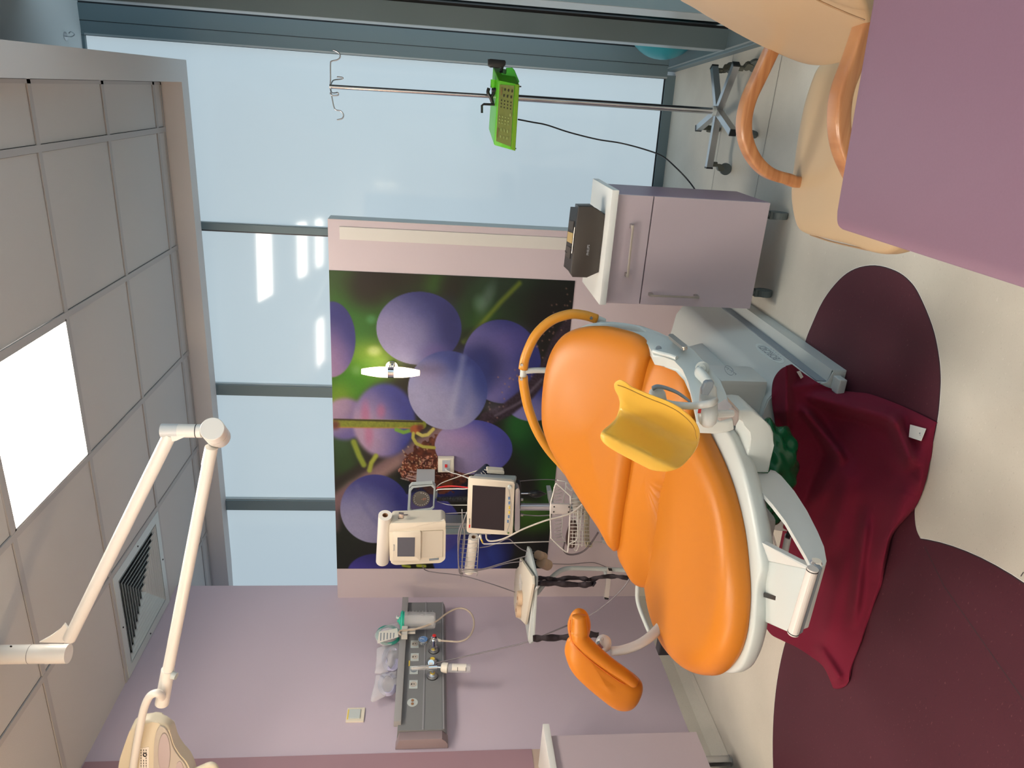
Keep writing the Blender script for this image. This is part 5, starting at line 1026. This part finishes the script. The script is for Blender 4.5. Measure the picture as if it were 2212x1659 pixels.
bm = B(); pillow(bm, px_y([(1222, 1165), (1226, 1145), (1236, 1122), (1244, 1125), (1248, 1138), (1246, 1160), (1240, 1180), (1226, 1180)], Yf+.08), -Y_, .03, .02, 40, 4); tag(obj('cuff', bm, BROWNB, smooth=True), 'dark brown cuff lying in the large wire basket', 'pressure cuff')
bm = B(); 
for k in range(4): tube(bm, [AY(x+3*k, y, Yf+.06+.01*k) for x, y in ((1264, 1096), (1263, 1130), (1263, 1165), (1267, 1182), (1270, 1170))], .0030, 6, 5)
tag(obj('cable_bundle', bm, mat('yellowed_cable', (.45, .40, .28), .5), smooth=True), 'bundle of yellowed cables in the large wire basket', 'cable')
bm = B(); pillow(bm, px_y([(1236, 1072), (1246, 1066), (1258, 1085), (1262, 1100), (1250, 1118), (1242, 1112), (1236, 1095)], Yf+.10), -Y_, .03, .02, 40, 4)
for v in bm.verts: v.co += Vector((.004*math.sin(v.co.z*300), .004*math.sin(v.co.x*260), 0))
tag(obj('plastic_pouch', bm, mat('pouch', (.45, .42, .38), .3), smooth=True), 'crumpled pale pouch in the large wire basket', 'pouch')
boxq([(1300, 1167), (1320, 1166), (1325, 1174), (1320, 1177), (1302, 1174)], 3.36, .029, LGREY, 'cable_box', None, .002, .001)
tag(bpy.data.objects['cable_box'], 'small grey cable box fixed low on the partition beside the orange backrest', 'cable box')

# loose cables
def cable(lab, pts, r, m, name='cable', g=None):
    bm = B(); tube(bm, [AY(*p) for p in pts], r, 7, 6); tag(obj(name, bm, m, smooth=True), lab, 'cable', g)
cable('white cable from the socket box to the patient monitor', [(964, 1016, 3.33), (975, 1021, 3.3), (990, 1025, 3.2), (1012, 1033, 2.92)], .0025, WCAB)
cable('pale cable rising from the pressure gauge past the black bottle', [(942, 1053, 3.2), (955, 1043, 3.2), (990, 1030, 3.15), (1015, 1022, 3.1), (1040, 1014, 3.05), (1052, 1016, 2.9)], .0022, PALEC)
cable('thin pale cable passing above the hand bulb', [(1115, 1040, 2.95), (1150, 1037, 3.1), (1185, 1036, 3.1), (1212, 1039, 3.1), (1235, 1047, 3.0), (1250, 1056, 2.95)], .0022, GCAB)
cable('thick cream cable stretched from the patient monitor to the large basket', [(1050, 1154, 2.8), (1052, 1165, 2.78), (1063, 1169, 2.75), (1090, 1163, 2.7), (1130, 1143, 2.68), (1180, 1124, 2.66), (1230, 1110, 2.66), (1262, 1086, 2.68)], .0038, PALEC)
cable('cream cable with yellow plug under the patient monitor', [(1040, 1166, 2.8), (1043, 1173, 2.8), (1052, 1175, 2.8), (1100, 1173, 2.8), (1190, 1170, 2.9), (1300, 1171, 3.36)], .0027, WCAB)
bm = B(); cyl(bm, AY(1037, 1156, 2.8), AY(1039, 1164, 2.8), .006, .004); cyl(bm, AY(1039, 1164, 2.8), AY(1043, 1173, 2.8), .004, .003, mi=1); tag(obj('yellow_plug', bm, [WCAB, LTYEL], smooth=True), 'white and yellow plug under the patient monitor', 'plug')
cable('grey cable dipping below the yellow plug', [(1036, 1183, 2.9), (1055, 1180, 2.9), (1075, 1173, 2.9), (1098, 1164, 2.9), (1115, 1178, 2.9), (1135, 1190, 2.9), (1168, 1193, 2.9)], .0024, GCAB)
cable('thin grey line dropping beside the coiled hose', [(944, 1083, 3.2), (958, 1088, 3.2), (975, 1091, 3.1), (1012, 1091, 3.0)], .0015, WCAB)
cable('straight grey cable above the fetal monitor', [(862, 1113, 2.92), (900, 1111, 3.0), (950, 1110, 3.0), (1010, 1107, 2.95)], .0026, GCAB)
cable('thick grey cable curving over the narrow wire basket', [(1012, 1126, 2.95), (1004, 1128, 2.9), (995, 1137, 2.88), (990, 1160, 2.87), (990, 1200, 2.87), (992, 1235, 2.87), (1000, 1240, 2.88)], .0034, GCAB)
cable('grey cable trailing from the fetal monitor along the partition', [(912, 1222, 3.2), (920, 1232, 3.3), (945, 1237, 3.3), (1000, 1244, 3.3), (1060, 1261, 3.2), (1112, 1279, 3.0)], .0025, GCAB)
cable('grey cable from the narrow basket to the tan transducers', [(1000, 1230, 2.9), (1040, 1229, 2.9), (1080, 1218, 2.9), (1130, 1203, 2.9), (1165, 1196, 2.88)], .0022, GCAB)
cable('second grey cable just below it running to the tan transducers', [(1020, 1235, 2.9), (1055, 1228, 2.9), (1100, 1216, 2.9), (1168, 1210, 2.88)], .0022, GCAB)
cable('pale cable crossing behind the monitor arm', [(1130, 1112, 3.2), (1160, 1114, 3.2), (1188, 1113, 3.1)], .003, GCAB)
cable('long grey hose sagging from the gas panel to the bed', [(935, 1434, 2.8), (1000, 1419, 2.75), (1080, 1401, 2.7), (1140, 1386, 2.65), (1226, 1351, 2.6), (1274, 1329, 2.55), (1315, 1300, 2.5), (1346, 1270, 2.5), (1362, 1247, 2.5)], .0034, GCAB, 'hose')
cable('thin cord on the partition near the white cart pipe', [(1190, 1218, 3.387), (1230, 1219, 3.387), (1262, 1216, 3.387), (1285, 1216, 3.387), (1310, 1225, 3.387)], .0018, GCAB)
# tan transducers
for (a, b, r, lab) in (((1161, 1198), (1175, 1203), .021, 'upper tan transducer puck hanging near the mural corner'), ((1168, 1214), (1184, 1221), .026, 'lower tan transducer puck hanging near the mural corner')):
    bm = B(); A_, B_ = AY(*a, 2.86), AY(*b, 2.90); ln = (B_-A_).length; lathe(bm, A_, B_, [(0, r*.8), (.003, r), (ln*.4, r), (ln*.45, r*.92), (ln*.5, r), (ln-.003, r), (ln, r*.8)], 32); tag(obj('transducer', bm, TANP, auto=35), lab, 'transducer')

# cart with tray, belts and white pipe
ct_ = thing('equipment_cart', 'white pipe cart with beige tray of two round knobs beside the bed', 'cart', (-2.0, 2.8, 0))
TZ = .872
tr = [(1123, 1205), (1149, 1244), (1150, 1262), (1134, 1349), (1125, 1339), (1114, 1333), (1109.5, 1305), (1110.5, 1262), (1113.5, 1231), (1121, 1224)]
bm = B(); prism(bm, px_z(tr, TZ), -Z_*.012, 0, .002); obj('tray', bm, CREAM, ct_, auto=40)
tr2 = [(1139, 1180), (1144, 1186), (1158, 1246), (1150, 1385), (1144, 1391), (1140, 1383), (1134, 1345), (1128, 1290), (1132, 1215)]
bm = B(); prism(bm, px_z(tr2, TZ-.022), -Z_*.010, 0, .001); obj('shelf', bm, WHITE, ct_, auto=40)
bm = B(); prism(bm, px_z([(1147, 1200), (1156, 1246), (1151, 1350), (1146, 1350), (1149, 1250)], TZ-.034), -Z_*.008); obj('underside', bm, BLACK, ct_)
def disc(x, y, r, h, m, nm): p = AZ(x, y, TZ); bm = B(); cyl(bm, p, p+Z_*h, r, r*.95, 32); return obj(nm, bm, m, ct_)
for y, x in ((1290, 1122), (1316, 1119)):
    p = AZ(x+5, y+2, TZ+.001); bm = B(); cyl(bm, p, p+Z_*.020, .035, .034, 36); kn = obj('knob', bm, mat('tan_knob', (.60, .44, .30), .45), ct_, auto=40)
    bm = B(); cyl(bm, p+Z_*.020, p+Z_*.0212, .0085); obj('knob_mark', bm, CARD, kn)
p = AZ(1126, 1262, TZ+.0005); bm = B(); box(bm, p+Vector((-.03, -.03, 0)), p+Vector((.03, .04, .006)), 0, .002); obj('sachet', bm, CLEAR, ct_)
pipe = [(1161, 1268), (1157, 1273), (1153, 1284), (1149, 1317), (1145, 1356), (1143, 1382)]
bm = B(); tube(bm, [AZ(x, y, TZ-.02) for x, y in pipe], .005, 10, 5); obj('front_rail', bm, WHITEB, ct_, smooth=True)
q = AZ(1195, 1250, TZ); bm = B(); tube(bm, [AY(x, y, 2.9) for x, y in ((1160, 1282), (1176, 1262), (1195, 1244), (1212, 1232), (1232, 1227.5), (1270, 1228), (1320, 1230), (1354, 1232), (1420, 1236), (1470, 1240))], .0108, 14, 6); obj('pipe', bm, WHITE, ct_, smooth=True)
bm = B(); tube(bm, [AY(1302, 1229, 2.9), AY(1307, 1234, 2.9), AY(1309, 1245, 2.9)], .009, 10, 4); obj('pipe_branch', bm, WHITE, ct_, smooth=True)
bm = B(); prism(bm, px_y([(1313, 1227), (1322, 1228), (1315, 1294), (1305, 1293)], 2.86), Y_*.012, 0, .001); obj('flat_bar', bm, PLATE, ct_)
bm = B(); prism(bm, px_y([(1313, 1227), (1321.5, 1227.5), (1323, 1233), (1315, 1232.5)], 2.859), -Y_*.002); prism(bm, px_y([(1305, 1290), (1315, 1292), (1314, 1295), (1306, 1294)], 2.859), -Y_*.002); obj('bar_cap', bm, BLACK, ct_)
def belt(lab, pts, Y0, w):
    Y0 = AZ(pts[0][0], pts[0][1], TZ-.02).y
    bm = B(); P = spline([Vector((x, y, 0)) for x, y in pts], 10); n = len(P); rows = []
    for i, p in enumerate(P):
        d = (P[min(i+1, n-1)]-P[max(i-1, 0)]).normalized(); e = Vector((-d.y, d.x, 0)); ww = w*(1+.18*math.sin(i*.5)); yy = Y0+.012*math.sin(i*.4)
        a, b = p+e*ww/2, p-e*ww/2; rows.append([bm.verts.new(AY(a.x, a.y, yy)), bm.verts.new(AY(p.x, p.y, yy+.006*math.sin(i*.9))), bm.verts.new(AY(b.x, b.y, yy+.004))])
    for r, s in zip(rows, rows[1:]): bm.faces.new((r[0], r[1], s[1], s[0])); bm.faces.new((r[1], r[2], s[2], s[1]))
    o = obj('belt', bm, BLACKF, smooth=True); mod(o, 'SOLIDIFY', thickness=.003); tag(o, lab, 'strap', 'black belts hanging from the cart')
belt('long black belt hanging from the cart and reaching the orange cushion', [(1152, 1249), (1180, 1249), (1200, 1252), (1230, 1248), (1262, 1250), (1275, 1252), (1300, 1246), (1330, 1245), (1360, 1249)], 2.70, 8.5)
belt('short black belt hanging from the cart with a knotted end', [(1153, 1264), (1165, 1260), (1190, 1260), (1230, 1262), (1262, 1263), (1280, 1261), (1285, 1264)], 2.64, 11)
belt('black belt hanging from the cart and passing behind the orange leg rest', [(1151, 1379), (1175, 1378), (1205, 1377), (1240, 1375), (1270, 1370), (1292, 1372)], 2.42, 13)
belt('black belt lying along the white front rail of the cart', [(1153, 1262), (1157, 1275), (1156, 1295), (1153, 1325), (1150, 1355), (1149, 1382)], 2.58, 6)

# ================================================================ GAS AND SOCKET PANEL ON THE LEFT WALL
gp = thing('gas_panel', 'long grey medical gas and socket panel on the lilac wall', 'gas panel', (XL, 2.85, 1.33))
y0, y1 = AX(900, 1578, XL+.06).y, AX(900, 1302, XL+.06).y; zt, zb = AX(873, 1440, XL+.06).z, AX(965, 1440, XL+.06).z
zt = AX(866, 1440, XL+.06).z
D = .062
pf = [(0, zb+.0), (.03, zb+.004), (D-.012, zb+.014), (D, zb+.03), (D, zt-.035), (.0, zt-.0)]
bm = B(); prism(bm, [Vector((XL+x, y0, z)) for x, z in [(0, zb), (.03, zb+.003), (D-.006, zb+.012), (D, zb+.024), (D, zt-.004), (0, zt)]], Y_*(y1-y0), 0, 0); pnl = obj('housing', bm, GASP, gp)
bm = B(); prism(bm, [Vector((XL+x, y0-.045, z)) for x, z in [(0, zb-.004), (.03, zb-.001), (D-.022, zb+.012), (D-.004, zb+.024), (D-.008, zt-.012), (0, zt+.004)]], Y_*.045, 0, .003)
obj('end_cap', bm, GASE, gp, auto=40)
zm = AX(917, 1440, XL+D).z
for z in (zm, AX(957, 1440, XL+D).z): bm = B(); box(bm, (XL+D, y0, z-.004), (XL+D+.003, y1, z+.004), 0, .001); obj('groove_strip', bm, mat('strip_grey', (.28, .28, .30), .4), gp)
za = AX(868, 1440, XL+D+.02).z
bm = B(); box(bm, (XL+D-.01, y0+.03, za-.012), (XL+D+.022, y1+.02, za+.020), 0, .002); box(bm, (XL+D-.03, y0+.03, za-.012), (XL+D-.01, y1+.02, za-.004)); rl_ = obj('equipment_rail', bm, mat('rail_top', (.33, .325, .33), .4), gp, auto=40)
XS = XL+D
for y in (1392, 1420, 1479):
    for_x = 895 if y != 1449 else 893
    c = AX(896 if y < 1460 else 893, y, XS); bm = B(); box(bm, (XS, c.y-.026, c.z-.020), (XS+.003, c.y+.026, c.z+.020), 0, .001); s_ = obj('socket', bm, WHITE, gp)
    bm = B(); cyl(bm, (XS+.003, c.y, c.z), (XS+.0036, c.y, c.z), .0165, n=28); obj('socket_well', bm, PALEC, s_)
    bm = B(); cyl(bm, (XS+.0036, c.y+.0, c.z-.003), (XS+.0055, c.y, c.z-.003), .0022, n=10); cyl(bm, (XS+.0036, c.y+.003, c.z+.008), (XS+.005, c.y-.004, c.z+.009), .0025, n=10); obj('socket_pin', bm, BLACK, s_)
c = AX(894, 1448, XS); bm = B(); box(bm, (XS, c.y-.026, c.z-.020), (XS+.003, c.y+.026, c.z+.020), 0, .001); s_ = obj('socket', bm, WHITE, gp); bm = B(); cyl(bm, (XS+.003, c.y, c.z), (XS+.0036, c.y, c.z), .0165, n=28); obj('socket_well', bm, GREYP, s_)
c = AX(891, 1518, XS); bm = B(); cyl(bm, (XS, c.y, c.z), (XS+.003, c.y, c.z), .024, n=36); s_ = obj('earth_socket', bm, WHITE, gp)
for dy in (.010, -.010): bm = B(); cyl(bm, (XS+.003, c.y+dy, c.z), (XS+.006, c.y+dy, c.z), .0065, n=20); obj('earth_pin', bm, CARD, s_)
c = AX(884, 1433, XS); bm = B(); box(bm, (XS, c.y-.018, c.z-.003), (XS+.001, c.y+.018, c.z+.003)); obj('yellow_label', bm, LTYEL, gp)
def outlet(x, y):
    c = AX(x, y, XS); bm = B(); lathe(bm, c, c+X_, [(0, .026), (.006, .026), (.007, .023), (.014, .022), (.018, .012), (.020, .010)], 32); o = obj('gas_outlet', bm, STEEL, gp, auto=35)
    bm = B(); cyl(bm, c-X_*.0, c+X_*.003, .0275, n=32); obj('outlet_ring', bm, BLACK, o)
    bm = B(); cyl(bm, c+X_*.020, c+X_*.0215, .011, n=24); obj('gas_mark', bm, LTYEL, o); return c
for y in (1408, 1433, 1460, 1403): pass
o1 = outlet(937, 1405); o2 = outlet(934, 1430); o3 = outlet(934, 1461)
# vacuum regulator
vr = thing('vacuum_regulator', 'chrome vacuum regulator with blue dial on the gas panel', 'regulator', tuple(o1))
VX = XS+.055
bm = B(); c = AX(937, 1396, VX); cyl(bm, Vector((XS+.02, o1.y, o1.z)), Vector((VX, c.y, o1.z)), .006); cyl(bm, Vector((VX, c.y+.018, c.z)), Vector((VX, c.y-.018, c.z)), .012, n=20); a = AX(937, 1375, VX)
lathe(bm, AX(937, 1388, VX), AX(937, 1368, VX), [(0, .008), (.006, .012), (.008, .021), (.022, .0215), (.030, .015), (.034, .004)], 28); obj('body', bm, CHROME, vr, auto=40)
bm = B(); p = AX(938, 1374, VX+.018); lathe(bm, p, p+X_, [(0, .010), (.006, .009), (.008, .004)], 16); obj('red_dial', bm, RED, vr, auto=40)
g_ = AX(914, 1382, VX+.012); bm = B(); lathe(bm, g_-X_*.020, g_, [(0, .018), (.012, .0245), (.022, .0245), (.024, .021)], 32); gg = obj('gauge_case', bm, CHROME, vr, auto=40)
bm = B(); cyl(bm, g_+X_*.004, g_+X_*.0048, .0215, n=32); gd = obj('blue_dial', bm, BLUEG, gg)
bm = B(); tube(bm, [g_+Vector((.0055, -.002, -.006)), g_+Vector((.0055, .004, .014))], .0009, 5, 0)
for k in range(9): a_ = math.radians(-120+30*k); p = g_+Vector((.0052, math.sin(a_)*.016, math.cos(a_)*.016)); box(bm, p-Vector((0, .0012, .0012)), p+Vector((.0006, .0012, .0012)))
obj('dial_marks', bm, PAPER, gd)
bm = B(); a, b = AX(943, 1382, VX), AX(952, 1384, VX); cyl(bm, a, b, .009, .006, 16); obj('nipple', bm, CREAM, vr)
# flow meter with humidifier bottle
fm = thing('oxygen_humidifier', 'clear oxygen flow meter with humidifier bottle on the gas panel', 'humidifier', tuple(o3))
VX2 = XS+.06; jc = AX(933, 1442, VX2)
bm = B(); cyl(bm, Vector((XS+.02, o3.y, o3.z)), Vector((VX2, o3.y, o3.z)), .007); cyl(bm, Vector((VX2, o3.y, o3.z)), jc, .009, n=18); cyl(bm, AX(926, 1442, VX2), AX(944, 1441, VX2), .0135, n=20); cyl(bm, AX(944, 1441, VX2), AX(958, 1442, VX2), .007, n=16); obj('body', bm, CHROME, fm, auto=40)
bm = B(); a, b = AX(888, 1444, VX2), AX(928, 1441, VX2); ln = (b-a).length; lathe(bm, a, b, [(0, .006), (.004, .0105), (ln, .0105)], 24); ft = obj('flow_tube', bm, CLEAR, fm, smooth=True); bm = B(); cyl(bm, a, b, .0035, n=12); obj('scale', bm, PALEC, ft)
bm = B(); a, b = AX(953, 1441, VX2), AX(967, 1443, VX2); lathe(bm, a, b, [(0, .016), (.004, .021), (.010, .0225), ((b-a).length*.6, .024), ((b-a).length, .024)], 28); obj('bottle_cap', bm, mat('ivory_cap', (.74, .70, .62), .45), fm, auto=40)
bm = B(); a, b = AX(967, 1443, VX2), AX(1017, 1444, VX2); ln = (b-a).length; lathe(bm, a, b, [(0, .0205), (ln-.006, .0205), (ln, .017)], 28); ob_ = obj('bottle', bm, CLEAR, fm, smooth=True)
bm = B(); lathe(bm, a+(b-a)*.18, b, [(0, .0207), (ln*.62, .0207)], 28); bmesh.ops.delete(bm, geom=[f for f in bm.faces if len(f.verts) > 4 or f.calc_center_median().x < VX2+.004], context='FACES'); obj('bottle_label', bm, PAPER, ob_)
for k in (.42, .78):
    p = a.lerp(b, k); bm = B(); tube(bm, [p+Vector((math.cos(t)*.0212, math.sin(t)*.0212, 0)) for t in (-1.5, -1.2, -.9, -.6)], .0014, 6, 3); tube(bm, [p+Vector((math.cos(t)*.0212, math.sin(t)*.0212, 0)) for t in (1.1, 1.3, 1.5)], .0014, 6, 3); obj('level_mark', bm, BLACK, ob_)
p = AX(931, 1432, VX2+.018); bm = B(); cyl(bm, AX(932, 1432, VX2-.01), p, .016, .015, 24); kn = obj('flow_knob', bm, CHROME, fm, auto=40); bm = B(); cyl(bm, p, p+X_*.001, .0095, n=20); obj('knob_face', bm, PAPER, kn)
# suction canister
sc_ = thing('suction_canister', 'clear suction canister with green lid hanging on the gas panel rail', 'suction jar', tuple(AX(900, 1345, XS+.08)))
SX = XS+.085; a, b = AX(870, 1341, SX), AX(941, 1343, SX); b.y = a.y; ln = (b-a).length
bm = B(); lathe(bm, a, b, [(0, .046), (ln-.012, .042), (ln-.003, .038), (ln, .030)], 40); bmesh.ops.delete(bm, geom=[f for f in bm.faces if len(f.verts) > 8 and f.calc_center_median().z > (a.z+b.z)/2], context='FACES'); j_ = obj('jar', bm, CLEAR, sc_, smooth=True)
bm = B(); P = [Vector((a.x+math.cos(t)*.030*(1+.2*math.sin(3*t)), a.y+math.sin(t)*.028, 0)) for t in [2*PI*i/24 for i in range(24)]]
L0 = []
for k in range(8): z_ = a.z+(b.z-a.z)*(.12+.8*k/7); s_ = .75+.2*math.sin(k*1.9); L0.append([bm.verts.new(Vector((a.x+(p.x-a.x)*s_+.004*math.sin(k*2+i), a.y+(p.y-a.y)*s_+.004*math.cos(k+i*2), z_))) for i, p in enumerate(P)])
for r, s in zip(L0, L0[1:]):
    for i in range(24): bm.faces.new((r[i], r[(i+1) % 24], s[(i+1) % 24], s[i]))
obj('liner', bm, BAGM, j_)
bm = B()
for k in range(9): z_ = a.z+(b.z-a.z)*(.1+.8*k/8); p = Vector((a.x+.034, a.y+.031, z_)); box(bm, p-Vector((.001, .003, .0008)), p+Vector((.001, .004, .0008)))
obj('graduations', bm, WHITE, j_)
bm = B(); lathe(bm, a+Z_*.012, a-Z_*.02, [(0, .03), (.001, .044), (.006, .050), (.012, .051), (.014, .047), (.020, .047)], 40); lathe(bm, a+Z_*.012, a+Z_*.03, [(0, .02), (.006, .018), (.010, .008), (.016, .006)], 20); tube(bm, [a+Vector((0, .04, .005)), a+Vector((0, .06, .004)), a+Vector((0, .068, .0))], .005, 8, 4); obj('lid', bm, TEALP, sc_, auto=40)
bm = B(); tube(bm, [a+Vector((.01, .012, .012)), a+Vector((.01, .012, .028)), a+Vector((.01, .022, .03))], .006, 8, 4); obj('port', bm, WHITE, sc_, smooth=True)
bm = B(); box(bm, AX(868, 1362, SX-.02), AX(880, 1371, SX+.01), 0, .002); box(bm, AX(878, 1360, SX-.01), AX(897, 1366, SX), 0, .001); obj('holder', bm, mat('clear_holder', (.6, .58, .54), .3), sc_)
tp = [(866, 1371), (862, 1367), (866, 1362), (880, 1361), (900, 1358), (925, 1350), (945, 1340), (965, 1325), (985, 1315), (1003, 1315), (1018, 1326), (1024, 1345), (1020, 1365), (1008, 1380), (990, 1386), (970, 1385), (952, 1384)]
bm = B(); tube(bm, [AX(x, y, SX+.02-.03*i/16) for i, (x, y) in enumerate(tp)], .0048, 10, 6); tag(obj('suction_tube', bm, TUBEC, smooth=True), 'looping clear tube from the suction canister to the vacuum regulator', 'tube')
# bagged tubing
def bag(name, lab, px, X0, cat, amp=.012, seed=0):
    bm = B(); P = resample([AX(x, y, X0) for x, y in px], 60); c = sum(P, Vector())/60; rr = random.Random(seed); ph = [rr.random()*6 for _ in range(6)]; RG = []
    for s in (1, .86, .7, .52, .34, .16):
        RG.append([bm.verts.new(c+(p-c)*s+X_*((.004+.018*(1-s**2))+amp*(1-s*.6)*math.sin(p.y*75*s+ph[0]+p.z*40)*math.sin(p.z*90*s+ph[1]))*(s < 1)) for p in P])
    for a, b in zip(RG, RG[1:]):
        for i in range(60): bm.faces.new((a[i], a[(i+1) % 60], b[(i+1) % 60], b[i]))
    bm.faces.new(RG[-1]); o = obj(name, bm, BAGM, smooth=True); mod(o, 'SOLIDIFY', thickness=.001); return tag(o, lab, cat)
BX = XL+.03
b1 = bag('mask_bag', 'clear bag with green oxygen mask tubing above the gas panel', [(862, 1345), (866, 1365), (858, 1380), (845, 1393), (828, 1396), (815, 1388), (808, 1372), (815, 1362), (832, 1352), (848, 1348)], BX+.05, 'bagged tubing', .008, 1)
for k in range(3): bm = B(); tube(bm, [AX(839+26*math.cos(t)*(1-.08*k), 1372+20*math.sin(t)*(1-.06*k), BX+.045+.004*k) for t in [.3+2*PI*i/24 for i in range(23)]], .0045, 8, 2); obj('green_tube', bm, mat('sea_green_tube', (.04, .34, .27), .35), b1, smooth=True)
bm = B(); prism(bm, px_x([(819, 1365), (858, 1357), (861, 1376), (815, 1390)], BX+.078), X_*.001); q1 = obj('package_insert', bm, PAPER, b1)
bm = B(); 
for k in range(5): prism(bm, px_x([(822+k*7, 1367), (824+k*7, 1367), (823+k*7, 1384-k*1.5), (821+k*7, 1384-k*1.5)], BX+.0795), X_*.0003)
obj('print', bm, GREYP, q1)
b2 = bag('tubing_bag', 'clear crinkled bag of tubing above the gas panel, nearer the mural', [(866, 1390), (864, 1420), (856, 1436), (838, 1452), (824, 1456), (809, 1455), (812, 1435), (814, 1400), (830, 1395), (850, 1388)], BX+.02, 'bagged tubing', .014, 2)
for k in range(4): bm = B(); tube(bm, [AX(840+14*math.cos(t)+3*k, 1424+24*math.sin(t), BX+.02+.003*k) for t in [2*PI*i/20 for i in range(18)]], .0045, 8, 2); obj('tube_coil', bm, mat('violet_tube', (.42, .40, .55), .35), b2, smooth=True)
b3_ = bag('tubing_bag', 'clear crinkled bag of tubing above the gas panel, farthest from the mural', [(862, 1440), (860, 1480), (858, 1492), (848, 1496), (825, 1508), (804, 1518), (800, 1512), (808, 1480), (812, 1458), (835, 1455), (850, 1445)], BX+.01, 'bagged tubing', .012, 3)
for k in range(4): bm = B(); tube(bm, [AX(838+(20-2*k)*math.cos(t), 1478+(24-1.5*k)*math.sin(t), BX+.01+.003*k) for t in [2*PI*i/20 for i in range(19)]], .0045, 8, 2); obj('tube_coil', bm, mat('violet_tube', (.42, .40, .55), .35), b3_, smooth=True)
